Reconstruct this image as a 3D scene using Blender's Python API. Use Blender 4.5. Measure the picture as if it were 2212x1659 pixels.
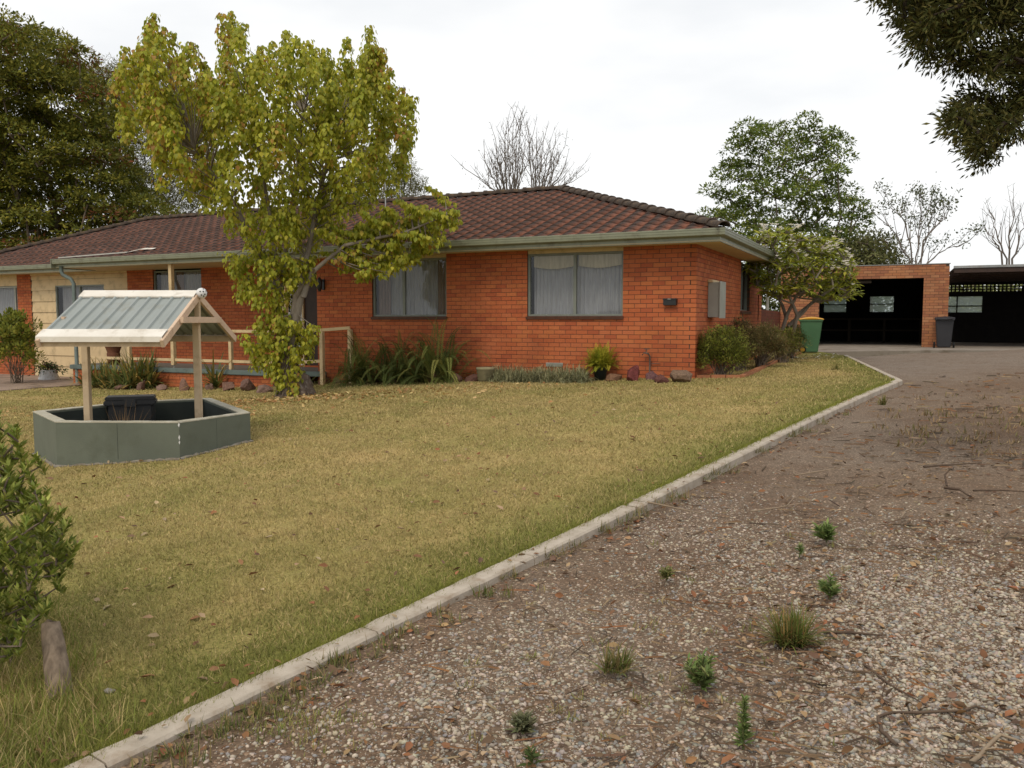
# Brick house with lawn, wishing-well pond and gravel drive, under an overcast sky.
import bpy, bmesh, math, random
import numpy as np
from mathutils import Matrix, Vector

for o in list(bpy.data.objects):
    bpy.data.objects.remove(o, do_unlink=True)
scn = bpy.context.scene
COL = scn.collection
R = math.radians
rng = np.random.default_rng(7)
random.seed(7)

# ------------------------------------------------------------------ camera
CZ = 1.45
F_PX, CX_PX, CY_PX, HOR_PX = 1800.0, 1106.0, 829.5, 693.0      # measured on the photo at 2212 px width
PITCH = math.atan((CY_PX - HOR_PX) / F_PX)
cam = bpy.data.objects.new('camera', bpy.data.cameras.new('camera'))
COL.objects.link(cam)
cam.location = (0, 0, CZ)
cam.rotation_euler = (math.pi / 2 - PITCH, 0, 0)
cam.data.sensor_fit = 'HORIZONTAL'
cam.data.sensor_width = 36
cam.data.lens = F_PX / 2212 * 36
cam.data.clip_start = 0.05
cam.data.clip_end = 1500
scn.camera = cam

# ------------------------------------------------------------------ sky and sun
world = bpy.data.worlds.new('World')
scn.world = world
world.use_nodes = True
nt = world.node_tree
nt.nodes.clear()
SUN_EL, SUN_AZ = R(52), R(205)          # behind the photographer, a little to the left
sky = nt.nodes.new('ShaderNodeTexSky')
sky.sky_type = 'NISHITA'
sky.sun_disc = False
sky.sun_elevation = SUN_EL
sky.sun_rotation = SUN_AZ
bg1 = nt.nodes.new('ShaderNodeBackground')
bg1.inputs['Strength'].default_value = 0.10
nt.links.new(sky.outputs[0], bg1.inputs['Color'])
tc = nt.nodes.new('ShaderNodeTexCoord')
mp = nt.nodes.new('ShaderNodeMapping')
mp.inputs['Scale'].default_value = (1.0, 1.0, 3.2)
nt.links.new(tc.outputs['Generated'], mp.inputs['Vector'])
nz = nt.nodes.new('ShaderNodeTexNoise')
nz.inputs['Scale'].default_value = 1.7
nz.inputs['Detail'].default_value = 6
nz.inputs['Roughness'].default_value = 0.5
nt.links.new(mp.outputs[0], nz.inputs['Vector'])
cr = nt.nodes.new('ShaderNodeValToRGB')
cr.color_ramp.elements[0].position = 0.34
cr.color_ramp.elements[0].color = (0.82, 0.85, 0.89, 1)
cr.color_ramp.elements[1].position = 0.58
cr.color_ramp.elements[1].color = (1.10, 1.10, 1.09, 1)
nt.links.new(nz.outputs['Fac'], cr.inputs['Fac'])
bg2 = nt.nodes.new('ShaderNodeBackground')
bg2.inputs['Strength'].default_value = 1.0
nt.links.new(cr.outputs[0], bg2.inputs['Color'])
mx = nt.nodes.new('ShaderNodeMixShader')
mx.inputs[0].default_value = 0.93       # a closed cloud deck lets little of the clear sky through
nt.links.new(bg1.outputs[0], mx.inputs[1])
nt.links.new(bg2.outputs[0], mx.inputs[2])
wo = nt.nodes.new('ShaderNodeOutputWorld')
nt.links.new(mx.outputs[0], wo.inputs[0])

sun_d = bpy.data.lights.new('sun', 'SUN')
sun_d.energy = 1.5
sun_d.angle = R(22)
sun_d.color = (1.0, 0.88, 0.70)
sun = bpy.data.objects.new('sun', sun_d)
COL.objects.link(sun)
sun.rotation_euler = (math.pi / 2 - SUN_EL, 0, math.pi - SUN_AZ)
scn.view_settings.view_transform = 'Standard'
scn.view_settings.look = 'None'
scn.view_settings.exposure = 0.0
scn.view_settings.gamma = 1.0
scn.view_settings.use_curve_mapping = False
scn.cycles.use_denoising = True
scn.cycles.max_bounces = 6
scn.cycles.transparent_max_bounces = 12

# ------------------------------------------------------------------ terrain heights and measuring helpers
def sst(a, b, t):
    t = np.clip((np.asarray(t, float) - a) / (b - a), 0, 1)
    return t * t * (3 - 2 * t)

def zg(x, y):
    """height of the lawn: falls gently to the left, rises a little away from the road"""
    xc = np.clip(np.asarray(x, float), -10, 14)
    h = 1.1 - .033 * (xc - 3.2) + .25 * (1 - sst(0, 13, y)) + .18 * sst(0, 7, -xc)
    return CZ - h

def ray(px, py):
    u, v = px - CX_PX, -(py - CY_PX)
    c, s = math.cos(PITCH), math.sin(PITCH)
    return np.array([u, F_PX * c + v * s, -F_PX * s + v * c])

def at(px, py, y):
    d = ray(px, py)
    t = y / d[1]
    return np.array([d[0] * t, y, CZ + d[2] * t])

def gp(px, py, dz=0.0):
    """where the line of sight through a photo point meets the ground"""
    d = ray(px, py)
    y = 8.0
    for _ in range(60):
        x = d[0] / d[1] * y
        h = CZ - (float(zg(x, y)) + dz)
        y = .5 * y + .5 * h * d[1] / -d[2]
    return np.array([d[0] / d[1] * y, y, float(zg(d[0] / d[1] * y, y)) + dz])

# ------------------------------------------------------------------ materials
MATS = {}
def _nodes(name):
    m = bpy.data.materials.new(name)
    m.use_nodes = True
    n = m.node_tree
    b = n.nodes['Principled BSDF']
    MATS[name] = m
    return m, n, b

def ramp(n, fac, stops):
    r = n.nodes.new('ShaderNodeValToRGB')
    e = r.color_ramp.elements
    while len(e) < len(stops):
        e.new(.5)
    for i, (p, c) in enumerate(stops):
        e[i].position = p
        e[i].color = (*c, 1)
    n.links.new(fac, r.inputs['Fac'])
    return r.outputs['Color']

def noise(n, scale, detail=4, rough=.55, coord='Object', stretch=None, dist=0.0):
    t = n.nodes.new('ShaderNodeTexCoord')
    v = t.outputs[coord]
    if stretch:
        mm = n.nodes.new('ShaderNodeMapping')
        mm.inputs['Scale'].default_value = stretch
        n.links.new(v, mm.inputs['Vector'])
        v = mm.outputs[0]
    z = n.nodes.new('ShaderNodeTexNoise')
    z.inputs['Scale'].default_value = scale
    z.inputs['Detail'].default_value = detail
    z.inputs['Roughness'].default_value = rough
    z.inputs['Distortion'].default_value = dist
    n.links.new(v, z.inputs['Vector'])
    return z.outputs['Fac']

def mixc(n, fac, a, b, mode='MIX'):
    m = n.nodes.new('ShaderNodeMix')
    m.data_type = 'RGBA'
    m.blend_type = mode
    for val, s in ((fac, m.inputs[0]), (a, m.inputs[6]), (b, m.inputs[7])):
        if isinstance(val, (int, float)):
            s.default_value = val
        elif isinstance(val, tuple):
            s.default_value = (*val, 1)
        else:
            n.links.new(val, s)
    return m.outputs[2]

def bump(n, b, h, strength=.3, dist=.01):
    bp = n.nodes.new('ShaderNodeBump')
    bp.inputs['Strength'].default_value = strength
    bp.inputs['Distance'].default_value = dist
    n.links.new(h, bp.inputs['Height'])
    n.links.new(bp.outputs[0], b.inputs['Normal'])

def mat(name, c1, c2=None, scale=8, rough=.7, spec=.3, bmp=0.0, bscale=60, stretch=None, metal=0, dirt=None, dscale=3, coord='Object'):
    """weathered plain material: two tones mixed by noise, optional stains, optional fine relief"""
    m, n, b = _nodes(name)
    c2 = c2 or tuple(x * .82 for x in c1)
    col = ramp(n, noise(n, scale, coord=coord, stretch=stretch), [(.35, c1), (.68, c2)])
    if dirt:
        f = ramp(n, noise(n, dscale, 8, .65, coord=coord), [(.52, (0, 0, 0)), (.72, (1, 1, 1))])
        col = mixc(n, f, col, dirt)
    n.links.new(col, b.inputs['Base Color'])
    b.inputs['Roughness'].default_value = rough
    b.inputs['Specular IOR Level'].default_value = spec
    b.inputs['Metallic'].default_value = metal
    if bmp:
        bump(n, b, noise(n, bscale, 4, coord=coord), bmp, .006)
    return m

def mat_attr(name, rough=.7, spec=.25, nscale=20, namt=.25, bmp=0, bscale=80, trans=0.0, twotone=None, stain=0.0):
    """colour comes from the piece's own colour attribute, broken up by noise; leaves let light through"""
    m, n, b = _nodes(name)
    a = n.nodes.new('ShaderNodeAttribute')
    a.attribute_name = 'Col'
    f = ramp(n, noise(n, nscale, 4), [(.3, (1 - namt,) * 3), (.7, (1 + namt * .6,) * 3)])
    col = mixc(n, 1.0, a.outputs['Color'], f, 'MULTIPLY')
    if stain:                                                 # broad weather stains across the whole wall
        ge = n.nodes.new('ShaderNodeNewGeometry')
        sn = n.nodes.new('ShaderNodeTexNoise'); sn.inputs['Scale'].default_value = 1.1; sn.inputs['Detail'].default_value = 7; sn.inputs['Roughness'].default_value = .62
        n.links.new(ge.outputs['Position'], sn.inputs['Vector'])
        col = mixc(n, 1.0, col, ramp(n, sn.outputs['Fac'], [(.30, (1 - stain, 1 - stain, 1 - stain * .9)), (.5, (1, 1, 1)), (.72, (1 + stain * .5, 1 + stain * .6, 1 + stain * .9))]), 'MULTIPLY')
    if twotone:
        ff = ramp(n, noise(n, twotone[0], 5, .6), [(.55, (0, 0, 0)), (.75, (1, 1, 1))])
        col = mixc(n, ff, col, twotone[1])
    n.links.new(col, b.inputs['Base Color'])
    b.inputs['Roughness'].default_value = rough
    b.inputs['Specular IOR Level'].default_value = spec
    if bmp:
        bump(n, b, noise(n, bscale, 4), bmp, .004)
    if trans:
        t = n.nodes.new('ShaderNodeBsdfTranslucent')
        n.links.new(col, t.inputs['Color'])
        s = n.nodes.new('ShaderNodeMixShader')
        s.inputs[0].default_value = trans
        n.links.new(b.outputs[0], s.inputs[1])
        n.links.new(t.outputs[0], s.inputs[2])
        n.links.new(s.outputs[0], n.nodes['Material Output'].inputs[0])
    return m

def mat_glass(name, tint=(.75, .8, .8), refl=1.0, rough=.02, dust=0.0, dustc=(.5, .55, .55)):
    m, n, b = _nodes(name)
    n.nodes.remove(b)
    tr = n.nodes.new('ShaderNodeBsdfTransparent')
    tr.inputs[0].default_value = (*tint, 1)
    gl = n.nodes.new('ShaderNodeBsdfGlossy')
    gl.inputs['Roughness'].default_value = rough
    gl.inputs['Color'].default_value = (refl, refl, refl, 1)
    lw_ = n.nodes.new('ShaderNodeLayerWeight')              # thin pane: the same from both sides
    pw = n.nodes.new('ShaderNodeMath'); pw.operation = 'POWER'; pw.inputs[1].default_value = 5.0
    n.links.new(lw_.outputs['Facing'], pw.inputs[0])
    fr = n.nodes.new('ShaderNodeMath'); fr.operation = 'MULTIPLY_ADD'; fr.inputs[1].default_value = .85; fr.inputs[2].default_value = .045
    n.links.new(pw.outputs[0], fr.inputs[0])
    s = n.nodes.new('ShaderNodeMixShader')
    n.links.new(fr.outputs[0], s.inputs[0])
    body = tr.outputs[0]
    if dust:                                                  # grime scatters daylight through the pane
        tl = n.nodes.new('ShaderNodeBsdfTranslucent')
        tl.inputs[0].default_value = (*dustc, 1)
        ds = n.nodes.new('ShaderNodeMixShader')
        ds.inputs[0].default_value = dust
        n.links.new(body, ds.inputs[1]); n.links.new(tl.outputs[0], ds.inputs[2])
        body = ds.outputs[0]
    n.links.new(body, s.inputs[1])
    n.links.new(gl.outputs[0], s.inputs[2])
    n.links.new(s.outputs[0], n.nodes['Material Output'].inputs[0])
    return m

# ------------------------------------------------------------------ object helpers
def tag(o, label=None, cat=None, group=None, kind=None):
    if label: o['label'] = label
    if cat: o['category'] = cat
    if group: o['group'] = group
    if kind: o['kind'] = kind
    return o

def link(name, data, m=None, parent=None):
    o = bpy.data.objects.new(name, data)
    COL.objects.link(o)
    if m is not None and not data.materials:
        data.materials.append(m if not isinstance(m, str) else MATS[m])
    if parent is not None:
        o.parent = parent
    return o

def empty(name, loc, rz=0.0):
    o = bpy.data.objects.new(name, None)
    COL.objects.link(o)
    o.empty_display_size = .2
    o.location = loc
    o.rotation_euler = (0, 0, rz)
    return o

def np_mesh(name, V, F, C=None, smooth=False):
    """mesh from arrays: V (n,3), F (m,k), C (n,3) point colours"""
    V = np.ascontiguousarray(V, dtype=np.float32)
    F = np.ascontiguousarray(F, dtype=np.int32)
    me = bpy.data.meshes.new(name)
    k = F.shape[1]
    me.vertices.add(len(V))
    me.vertices.foreach_set('co', V.ravel())
    me.loops.add(F.size)
    me.loops.foreach_set('vertex_index', F.ravel())
    me.polygons.add(len(F))
    me.polygons.foreach_set('loop_start', np.arange(0, F.size, k, dtype=np.int32))
    if smooth:
        me.polygons.foreach_set('use_smooth', np.ones(len(F), dtype=bool))
    if C is not None:
        a = me.color_attributes.new('Col', 'FLOAT_COLOR', 'POINT')
        cc = np.ones((len(V), 4), dtype=np.float32)
        cc[:, :3] = C
        a.data.foreach_set('color', cc.ravel())
    me.update(calc_edges=True)
    return me

class Geo:
    """collects boxes, tubes and polygons for ONE mesh object"""
    def __init__(s):
        s.v, s.f, s.c, s.sm = [], [], [], []
        s.col = (1, 1, 1)
    def add(s, vs, fs, smooth=False, col=None):
        b = len(s.v)
        s.v += [tuple(map(float, p)) for p in vs]
        s.c += [col or s.col] * len(vs)
        s.f += [tuple(b + i for i in f) for f in fs]
        s.sm += [smooth] * len(fs)
        return s
    def box(s, a, b, M=None, col=None):
        x0, y0, z0 = a; x1, y1, z1 = b
        vs = [(x0, y0, z0), (x1, y0, z0), (x1, y1, z0), (x0, y1, z0), (x0, y0, z1), (x1, y0, z1), (x1, y1, z1), (x0, y1, z1)]
        if M is not None:
            vs = [M @ Vector(p) for p in vs]
        return s.add(vs, [(3, 2, 1, 0), (4, 5, 6, 7), (0, 1, 5, 4), (1, 2, 6, 5), (2, 3, 7, 6), (3, 0, 4, 7)], col=col)
    def bar(s, p, q, w, h, up=(0, 0, 1), col=None):
        """square-section bar from p to q"""
        p, q = Vector(p), Vector(q)
        d = (q - p).normalized()
        u = Vector(up)
        if abs(d.dot(u)) > .98: u = Vector((1, 0, 0))
        x = d.cross(u).normalized(); z = x.cross(d).normalized()
        vs = [e + x * a * w / 2 + z * b * h / 2 for e in (p, q) for a, b in ((-1, -1), (1, -1), (1, 1), (-1, 1))]
        return s.add(vs, [(3, 2, 1, 0), (4, 5, 6, 7), (0, 1, 5, 4), (1, 2, 6, 5), (2, 3, 7, 6), (3, 0, 4, 7)], col=col)
    def tube(s, path, radii, n=8, cap=True, smooth=True, col=None, wob=0.0):
        path = [Vector(p) for p in path]
        if not hasattr(radii, '__len__'): radii = [radii] * len(path)
        vs, fs = [], []
        ref = Vector((0.31, .17, .93))
        for i, p in enumerate(path):
            d = (path[min(i + 1, len(path) - 1)] - path[max(i - 1, 0)])
            d = d.normalized() if d.length > 1e-9 else Vector((0, 0, 1))
            if abs(d.dot(ref)) > .95: ref = Vector((.9, .3, .1))
            x = d.cross(ref).normalized(); y = d.cross(x).normalized()
            for k in range(n):
                a = 2 * math.pi * k / n
                r = radii[i] * (1 + (wob * math.sin(3.1 * k + 1.7 * i + k * k) if wob else 0))
                vs.append(p + x * r * math.cos(a) + y * r * math.sin(a))
        for i in range(len(path) - 1):
            for k in range(n):
                k2 = (k + 1) % n
                fs.append((i * n + k, i * n + k2, (i + 1) * n + k2, (i + 1) * n + k))
        if cap:
            fs.append(tuple(range(n)))
            fs.append(tuple((len(path) - 1) * n + k for k in reversed(range(n))))
        return s.add(vs, fs, smooth, col)
    def lathe(s, prof, n=24, cen=(0, 0), smooth=True, col=None):
        vs = [(cen[0] + r * math.cos(2 * math.pi * k / n), cen[1] + r * math.sin(2 * math.pi * k / n), z) for r, z in prof for k in range(n)]
        fs = [(i * n + k, i * n + (k + 1) % n, (i + 1) * n + (k + 1) % n, (i + 1) * n + k) for i in range(len(prof) - 1) for k in range(n)]
        return s.add(vs, fs, smooth, col)
    def mesh(s, name):
        me = bpy.data.meshes.new(name)
        me.from_pydata(s.v, [], s.f)
        me.polygons.foreach_set('use_smooth', np.array(s.sm, dtype=bool))
        a = me.color_attributes.new('Col', 'FLOAT_COLOR', 'POINT')
        cc = np.ones((len(s.v), 4), dtype=np.float32)
        cc[:, :3] = np.array(s.c, dtype=np.float32)
        a.data.foreach_set('color', cc.ravel())
        me.update()
        return me
    def build(s, name, m, parent=None, bevel=0.0):
        me = s.mesh(name)
        if bevel:
            bm = bmesh.new(); bm.from_mesh(me)
            bmesh.ops.recalc_face_normals(bm, faces=bm.faces)
            bmesh.ops.bevel(bm, geom=list(bm.edges), offset=bevel, segments=2, affect='EDGES', clamp_overlap=True)
            bm.to_mesh(me); bm.free()
        return link(name, me, m, parent)

def frames(axis, up):
    """rotation matrices whose y column is axis and whose z column leans to up"""
    a = axis / (np.linalg.norm(axis, axis=1, keepdims=True) + 1e-9)
    z = up - (up * a).sum(1, keepdims=True) * a
    z = z / (np.linalg.norm(z, axis=1, keepdims=True) + 1e-9)
    x = np.cross(a, z)
    return np.stack([x, a, z], axis=2)

def scatter(tv, tf, pos, Rm, S, col, shade=None):
    """many copies of a small template as arrays"""
    tv = np.asarray(tv, float); tf = np.asarray(tf, int)
    n, k = len(pos), len(tv)
    S = np.asarray(S, float)
    if S.ndim == 1: S = np.repeat(S[:, None], 3, 1)
    loc = tv[None] * S[:, None, :]
    V = np.einsum('nij,nkj->nki', Rm, loc) + np.asarray(pos)[:, None, :]
    F = tf[None] + (np.arange(n) * k)[:, None, None]
    C = np.repeat(np.asarray(col, float)[:, None, :], k, 1)
    if shade is not None:
        C = C * np.asarray(shade)[None, :, None]
    return V.reshape(-1, 3), F.reshape(-1, tf.shape[1]), C.reshape(-1, 3)

def rand_dirs(n, g=None):
    g = g or rng
    v = g.normal(size=(n, 3))
    return v / np.linalg.norm(v, axis=1, keepdims=True)

def pal(colors, n, g=None, var=.18):
    g = g or rng
    c = np.array(colors)[g.integers(0, len(colors), n)]
    return c * (1 + g.uniform(-var, var, (n, 1))) * (1 + g.uniform(-.06, .06, (n, 3)))

LEAF_V = [(0, 0, 0), (.22, .42, .05), (0, 1, -.06), (-.22, .42, .05)]
LEAF_F = [(0, 1, 2), (0, 2, 3)]
HEART_V = [(0, 0, 0), (.38, .22, .03), (.30, .58, .06), (0, 1, -.05), (-.30, .58, .06), (-.38, .22, .03), (0, .45, -.02)]
HEART_F = [(0, 1, 6), (1, 2, 6), (2, 3, 6), (3, 4, 6), (4, 5, 6), (5, 0, 6)]
NARROW_V = [(0, 0, 0), (.085, .4, .02), (0, 1, -.05), (-.085, .4, .02)]

def in_poly(p, poly):
    x, y = p; c = False
    j = len(poly) - 1
    for i in range(len(poly)):
        xi, yi = poly[i]; xj, yj = poly[j]
        if (yi > y) != (yj > y) and x < (xj - xi) * (y - yi) / (yj - yi) + xi: c = not c
        j = i
    return c

def parts_join(lst):
    """join several (V,F,C) sets"""
    Vs, Fs, Cs, b = [], [], [], 0
    for V, F, C in lst:
        Vs.append(V); Fs.append(F + b); Cs.append(C); b += len(V)
    return np.concatenate(Vs), np.concatenate(Fs), np.concatenate(Cs)

# ================================================================== ground, lawn, drive, kerb
def lawn_material(name, tan, green):
    m, n, b = _nodes(name)
    big = noise(n, .55, 3, .6)
    mid = noise(n, 3.2, 5, .65)
    fine = noise(n, 55, 4, .7, stretch=(1, 1, 1))
    c = ramp(n, big, [(.36, tan), (.66, green)])
    c = mixc(n, ramp(n, mid, [(.45, (0, 0, 0)), (.70, (.6, .6, .6))]), c, tuple(x * .8 for x in green))
    c = mixc(n, ramp(n, noise(n, 1.9, 6, .65), [(.60, (0, 0, 0)), (.72, (.8, .8, .8))]), c, (.26, .185, .105))   # worn bare patches
    at_ = n.nodes.new('ShaderNodeAttribute'); at_.attribute_name = 'Col'        # greener along kerb and beds
    gs_ = n.nodes.new('ShaderNodeSeparateColor'); n.links.new(at_.outputs['Color'], gs_.inputs[0])
    if name == 'lawn_soil':
        c = mixc(n, gs_.outputs[0], c, (.165, .18, .045))
    c = mixc(n, 1.0, c, ramp(n, fine, [(.3, (.55, .55, .52)), (.7, (1.35, 1.3, 1.2))]), 'MULTIPLY')
    n.links.new(c, b.inputs['Base Color'])
    b.inputs['Roughness'].default_value = .9
    b.inputs['Specular IOR Level'].default_value = .1
    bump(n, b, fine, .8, .02)
    return m

TAN, GREEN = (.44, .33, .150), (.25, .235, .075)
lawn_material('lawn_soil', TAN, GREEN)
lawn_material('field', (.22, .19, .07), (.12, .15, .04))

def drive_material():
    m, n, b = _nodes('drive_dirt')
    tcn = n.nodes.new('ShaderNodeTexCoord')
    big = noise(n, .42, 4, .6)
    mid = noise(n, 2.6, 6, .7, dist=.6)
    c = ramp(n, big, [(.33, (.135, .088, .056)), (.5, (.165, .118, .082)), (.68, (.200, .155, .116))])
    at_ = n.nodes.new('ShaderNodeAttribute'); at_.attribute_name = 'Col'        # old grey seal shows through towards the garage
    gs_ = n.nodes.new('ShaderNodeSeparateColor'); n.links.new(at_.outputs['Color'], gs_.inputs[0])
    c = mixc(n, gs_.outputs[0], c, (.200, .165, .135))
    c = mixc(n, ramp(n, mid, [(.47, (0, 0, 0)), (.74, (.7, .7, .7))]), c, (.120, .072, .044))
    vo = n.nodes.new('ShaderNodeTexVoronoi')          # fine grit, too small to model
    vo.inputs['Scale'].default_value = 95
    n.links.new(tcn.outputs['Object'], vo.inputs['Vector'])
    sep = n.nodes.new('ShaderNodeSeparateColor')
    n.links.new(vo.outputs['Color'], sep.inputs[0])
    g = ramp(n, sep.outputs[0], [(0.0, (.55, .52, .5)), (.6, (.95, .93, .9)), (.86, (1.2, 1.15, 1.1)), (.97, (2.1, 2.0, 1.9))])
    c = mixc(n, .8, c, g, 'MULTIPLY')
    n.links.new(c, b.inputs['Base Color'])
    b.inputs['Roughness'].default_value = .92
    b.inputs['Specular IOR Level'].default_value = .15
    inv = n.nodes.new('ShaderNodeMath'); inv.operation = 'SUBTRACT'; inv.inputs[0].default_value = 1.0
    n.links.new(vo.outputs['Distance'], inv.inputs[1])
    bump(n, b, inv.outputs[0], .7, .006)
drive_material()
mat('concrete', (.46, .40, .33), (.35, .30, .24), 9, .9, .2, .5, 90, dirt=(.25, .18, .12), dscale=6)
mat('slab_concrete', (.27, .23, .19), (.21, .18, .15), 1.6, .9, .2, .3, 60, dirt=(.13, .10, .07), dscale=2)

# kerb line, measured on the photo (left edge of the kerb's top face)
K0 = gp(195, 1640); K1 = gp(1345, 1096); K2 = gp(1368, 1085); K3 = gp(1935, 822)
KE = gp(1822, 768)
kdir = (K3 - K0)[:2]; kdir = kdir / np.linalg.norm(kdir)
Kstart = K0[:2] - kdir * 5.0
KERB = [Kstart, K0[:2], K1[:2], K2[:2], K3[:2], KE[:2]]
DRIVE_DROP = .035
def drive_drop(y):                                                     # the drive lies lower beside the kerb further up
    return .024 + .042 * sst(3, 7, y)

def kerb_x(y):
    """x of the lawn's right edge at distance y"""
    ys = [p[1] for p in KERB] + [26.0]
    xs = [p[0] for p in KERB] + [KE[0] + .3]
    return np.interp(y, ys, xs)

def sheet(name, xa, xb, ys, nx, dz, m, power=1.0, colf=None):
    V, F = [], []
    for j, y in enumerate(ys):
        a, b = xa(y), xb(y)
        for i in range(nx + 1):
            t = (i / nx) ** power
            x = b + (a - b) * t
            V.append((x, y, float(zg(x, y)) + dz(x, y)))
    w = nx + 1
    for j in range(len(ys) - 1):
        for i in range(nx):
            F.append((j * w + i + 1, j * w + i, (j + 1) * w + i, (j + 1) * w + i + 1))
    return link(name, np_mesh(name, np.array(V), np.array(F), None if colf is None else np.array([[colf(v[0], v[1])] * 3 for v in V]), smooth=True), m)

def rough_lawn(x, y):
    return .012 * math.sin(1.7 * x + .6 * y) * math.sin(.9 * y - .4 * x)
def rough_drive(x, y):
    d = x - float(kerb_x(y))
    return -float(drive_drop(y)) + .018 * math.sin(2.1 * x + .4) * math.sin(1.3 * y) * min(1, d * 2) + (.03 if d > 4 else .03 * max(0, d) / 4)

def greenness(x, y):
    k = float(kerb_x(y)) - x
    hy = (x - 3.45) * -.432 / .902 + 15.7 - y                    # distance to the house front line
    g_ = .75 * max(0, 1 - k / .9) + .5 * max(0, 1 - abs(hy - 1.0) / 1.1) + .35 * max(0, min(1, (4.2 - y) / 2.5))
    return max(0.0, min(.85, g_))
ys = np.concatenate([np.linspace(-3, 14, 90), np.linspace(14.4, 25.5, 28)])
tag(sheet('lawn', lambda y: -26.0, lambda y: float(kerb_x(y)) + .03, ys, 90, rough_lawn, 'lawn_soil', 1.6, greenness), kind='structure')
yd = np.concatenate([np.linspace(-3, 14, 90), np.linspace(14.3, 22.6, 26)])
tag(sheet('driveway', lambda y: float(kerb_x(y)) + 15, lambda y: float(kerb_x(y)) + .04, yd, 80, rough_drive, 'drive_dirt', 1.3, lambda x, y: float(.8 * sst(13, 18, y) + .25 * sst(4, 6, y) * (1 - sst(.5, 2.2, x - float(kerb_x(y)))))), kind='structure')
yb = [-60, -20, -3, 5, 13, 20, 26, 40, 80, 200, 700]
tag(sheet('ground', lambda y: -700.0, lambda y: 700.0, yb, 60, lambda x, y: -.55, 'field'), kind='structure')

# the kerb: cast lengths with ragged faces, one of them cracked across
kerb = empty('kerb', (K0[0], K0[1], 0))
tag(kerb, 'long pale concrete kerb between the lawn and the gravel drive', 'kerb', kind='structure')
def kerb_piece(p, q, w=.108):
    g = Geo()
    p, q = np.array(p), np.array(q)
    d = (q - p) / np.linalg.norm(q - p)
    nrm = np.array([d[1], -d[0]])                 # to the drive
    n = max(2, int(np.linalg.norm(q - p) / .09))
    ring = []
    for i in range(n + 1):
        t = i / n
        c = p + (q - p) * t
        e1, e2 = random.uniform(-.006, .006), random.uniform(-.003, .003)
        zz = float(zg(*c)) + .016 + random.uniform(-.002, .002)
        a, b_ = c + nrm * e1, c + nrm * (w + e2)
        ring.append([(a[0], a[1], zz - .12), (a[0], a[1], zz), (b_[0] - nrm[0] * .012, b_[1] - nrm[1] * .012, zz - .002),
                     (b_[0], b_[1], zz - .014), (b_[0] + nrm[0] * .004, b_[1] + nrm[1] * .004, zz - .17)])
    vs = [v for r_ in ring for v in r_]
    fs = [(i * 5 + k, i * 5 + k + 1, (i + 1) * 5 + k + 1, (i + 1) * 5 + k) for i in range(n) for k in range(4)]
    fs += [(4, 3, 2, 1, 0), tuple(n * 5 + k for k in range(5))]
    g.add(vs, fs)
    o = g.build('kerb_length', 'concrete', None)
    o.parent = kerb
    o.matrix_parent_inverse = kerb.matrix_basis.inverted()
    return o
bpy.context.view_layer.update()
segs = [Kstart]
def split(a, b, n):
    return [a + (b - a) * i / n for i in range(n + 1)]
chain = []
for a, b, n in ((Kstart, K0[:2], 2), (K0[:2], K1[:2], 3), (K2[:2], K3[:2], 4), (K3[:2], KE[:2], 4)):
    pts = split(np.array(a), np.array(b), n)
    for i in range(n):
        dd = (pts[i + 1] - pts[i]) / np.linalg.norm(pts[i + 1] - pts[i])
        kerb_piece(pts[i] + dd * .004, pts[i + 1] - dd * .004)
kd = (K2 - K1)[:2]
kerb_piece(K1[:2] + kd * .12 + np.array([.012, -.006]), K2[:2] - kd * .1 + np.array([.012, -.006]))

# concrete apron before the garage, path on the left
def flat_poly(name, pts, thick, m, lift=0.0):
    n = len(pts)
    top = [(p[0], p[1], float(zg(p[0], p[1])) + lift) for p in pts]
    g = Geo()
    g.add(top + [(x, y, z - thick) for x, y, z in top], [tuple(range(n))] + [(i, i + n, (i + 1) % n + n, (i + 1) % n) for i in range(n)])
    return tag(g.build(name, m), kind='structure')

# ================================================================== house frame
U = np.array([.902, -.432]); U = U / np.linalg.norm(U)            # along the front, to the right
NB = np.array([-U[1], U[0]])                                        # into the house
HC = np.array([3.45, 15.7])                                          # front right corner of the brickwork
HZ = CZ - 1.04
RZ = math.atan2(U[1], U[0])
house = empty('brick_house', (HC[0], HC[1], HZ), RZ)
tag(house, 'long single storey red brick house with brown tiled hip roof and sage green gutters', 'house')

def hw(x, y, z=0.0):
    """house coordinates to the world"""
    p = HC + U * x + NB * y
    return np.array([p[0], p[1], HZ + z])

def hx(px, yoff):
    """house x of the point seen at photo column px on the line y = yoff"""
    k = (px - CX_PX) / F_PX
    b = HC + NB * yoff
    return (k * b[1] - b[0]) / (U[0] - k * U[1])

mat_attr('brick', .85, .2, 30, .16, .35, 140, stain=.2)
mat('mortar', (.12, .078, .055), (.09, .06, .045), 14, .95, .1, .4, 120)
mat_attr('roof_tile', .85, .2, 22, .35, .5, 120, twotone=(9, (.045, .036, .030)))
mat('ridge_tile', (.085, .062, .048), (.055, .043, .036), 7, .9, .2, .5, 90, dirt=(.16, .105, .055), dscale=5)
mat('roof_deck', (.04, .03, .026), None, 5, .9, .1)
mat('sage_metal', (.235, .245, .175), (.205, .215, .155), 3, .45, .4, dirt=(.14, .13, .09), dscale=5)
mat('soffit_paint', (.60, .47, .29), (.54, .42, .26), 3, .7, .2)
mat('cream_paint', (.66, .50, .29), (.60, .45, .26), 4, .6, .3, .15, 40, dirt=(.40, .30, .17), dscale=4)
mat('pale_paint', (.70, .57, .42), (.62, .49, .35), 5, .6, .3, .2, 60, dirt=(.36, .26, .17), dscale=7)
mat('grey_frame', (.20, .215, .185), (.17, .185, .16), 6, .45, .4)
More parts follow.
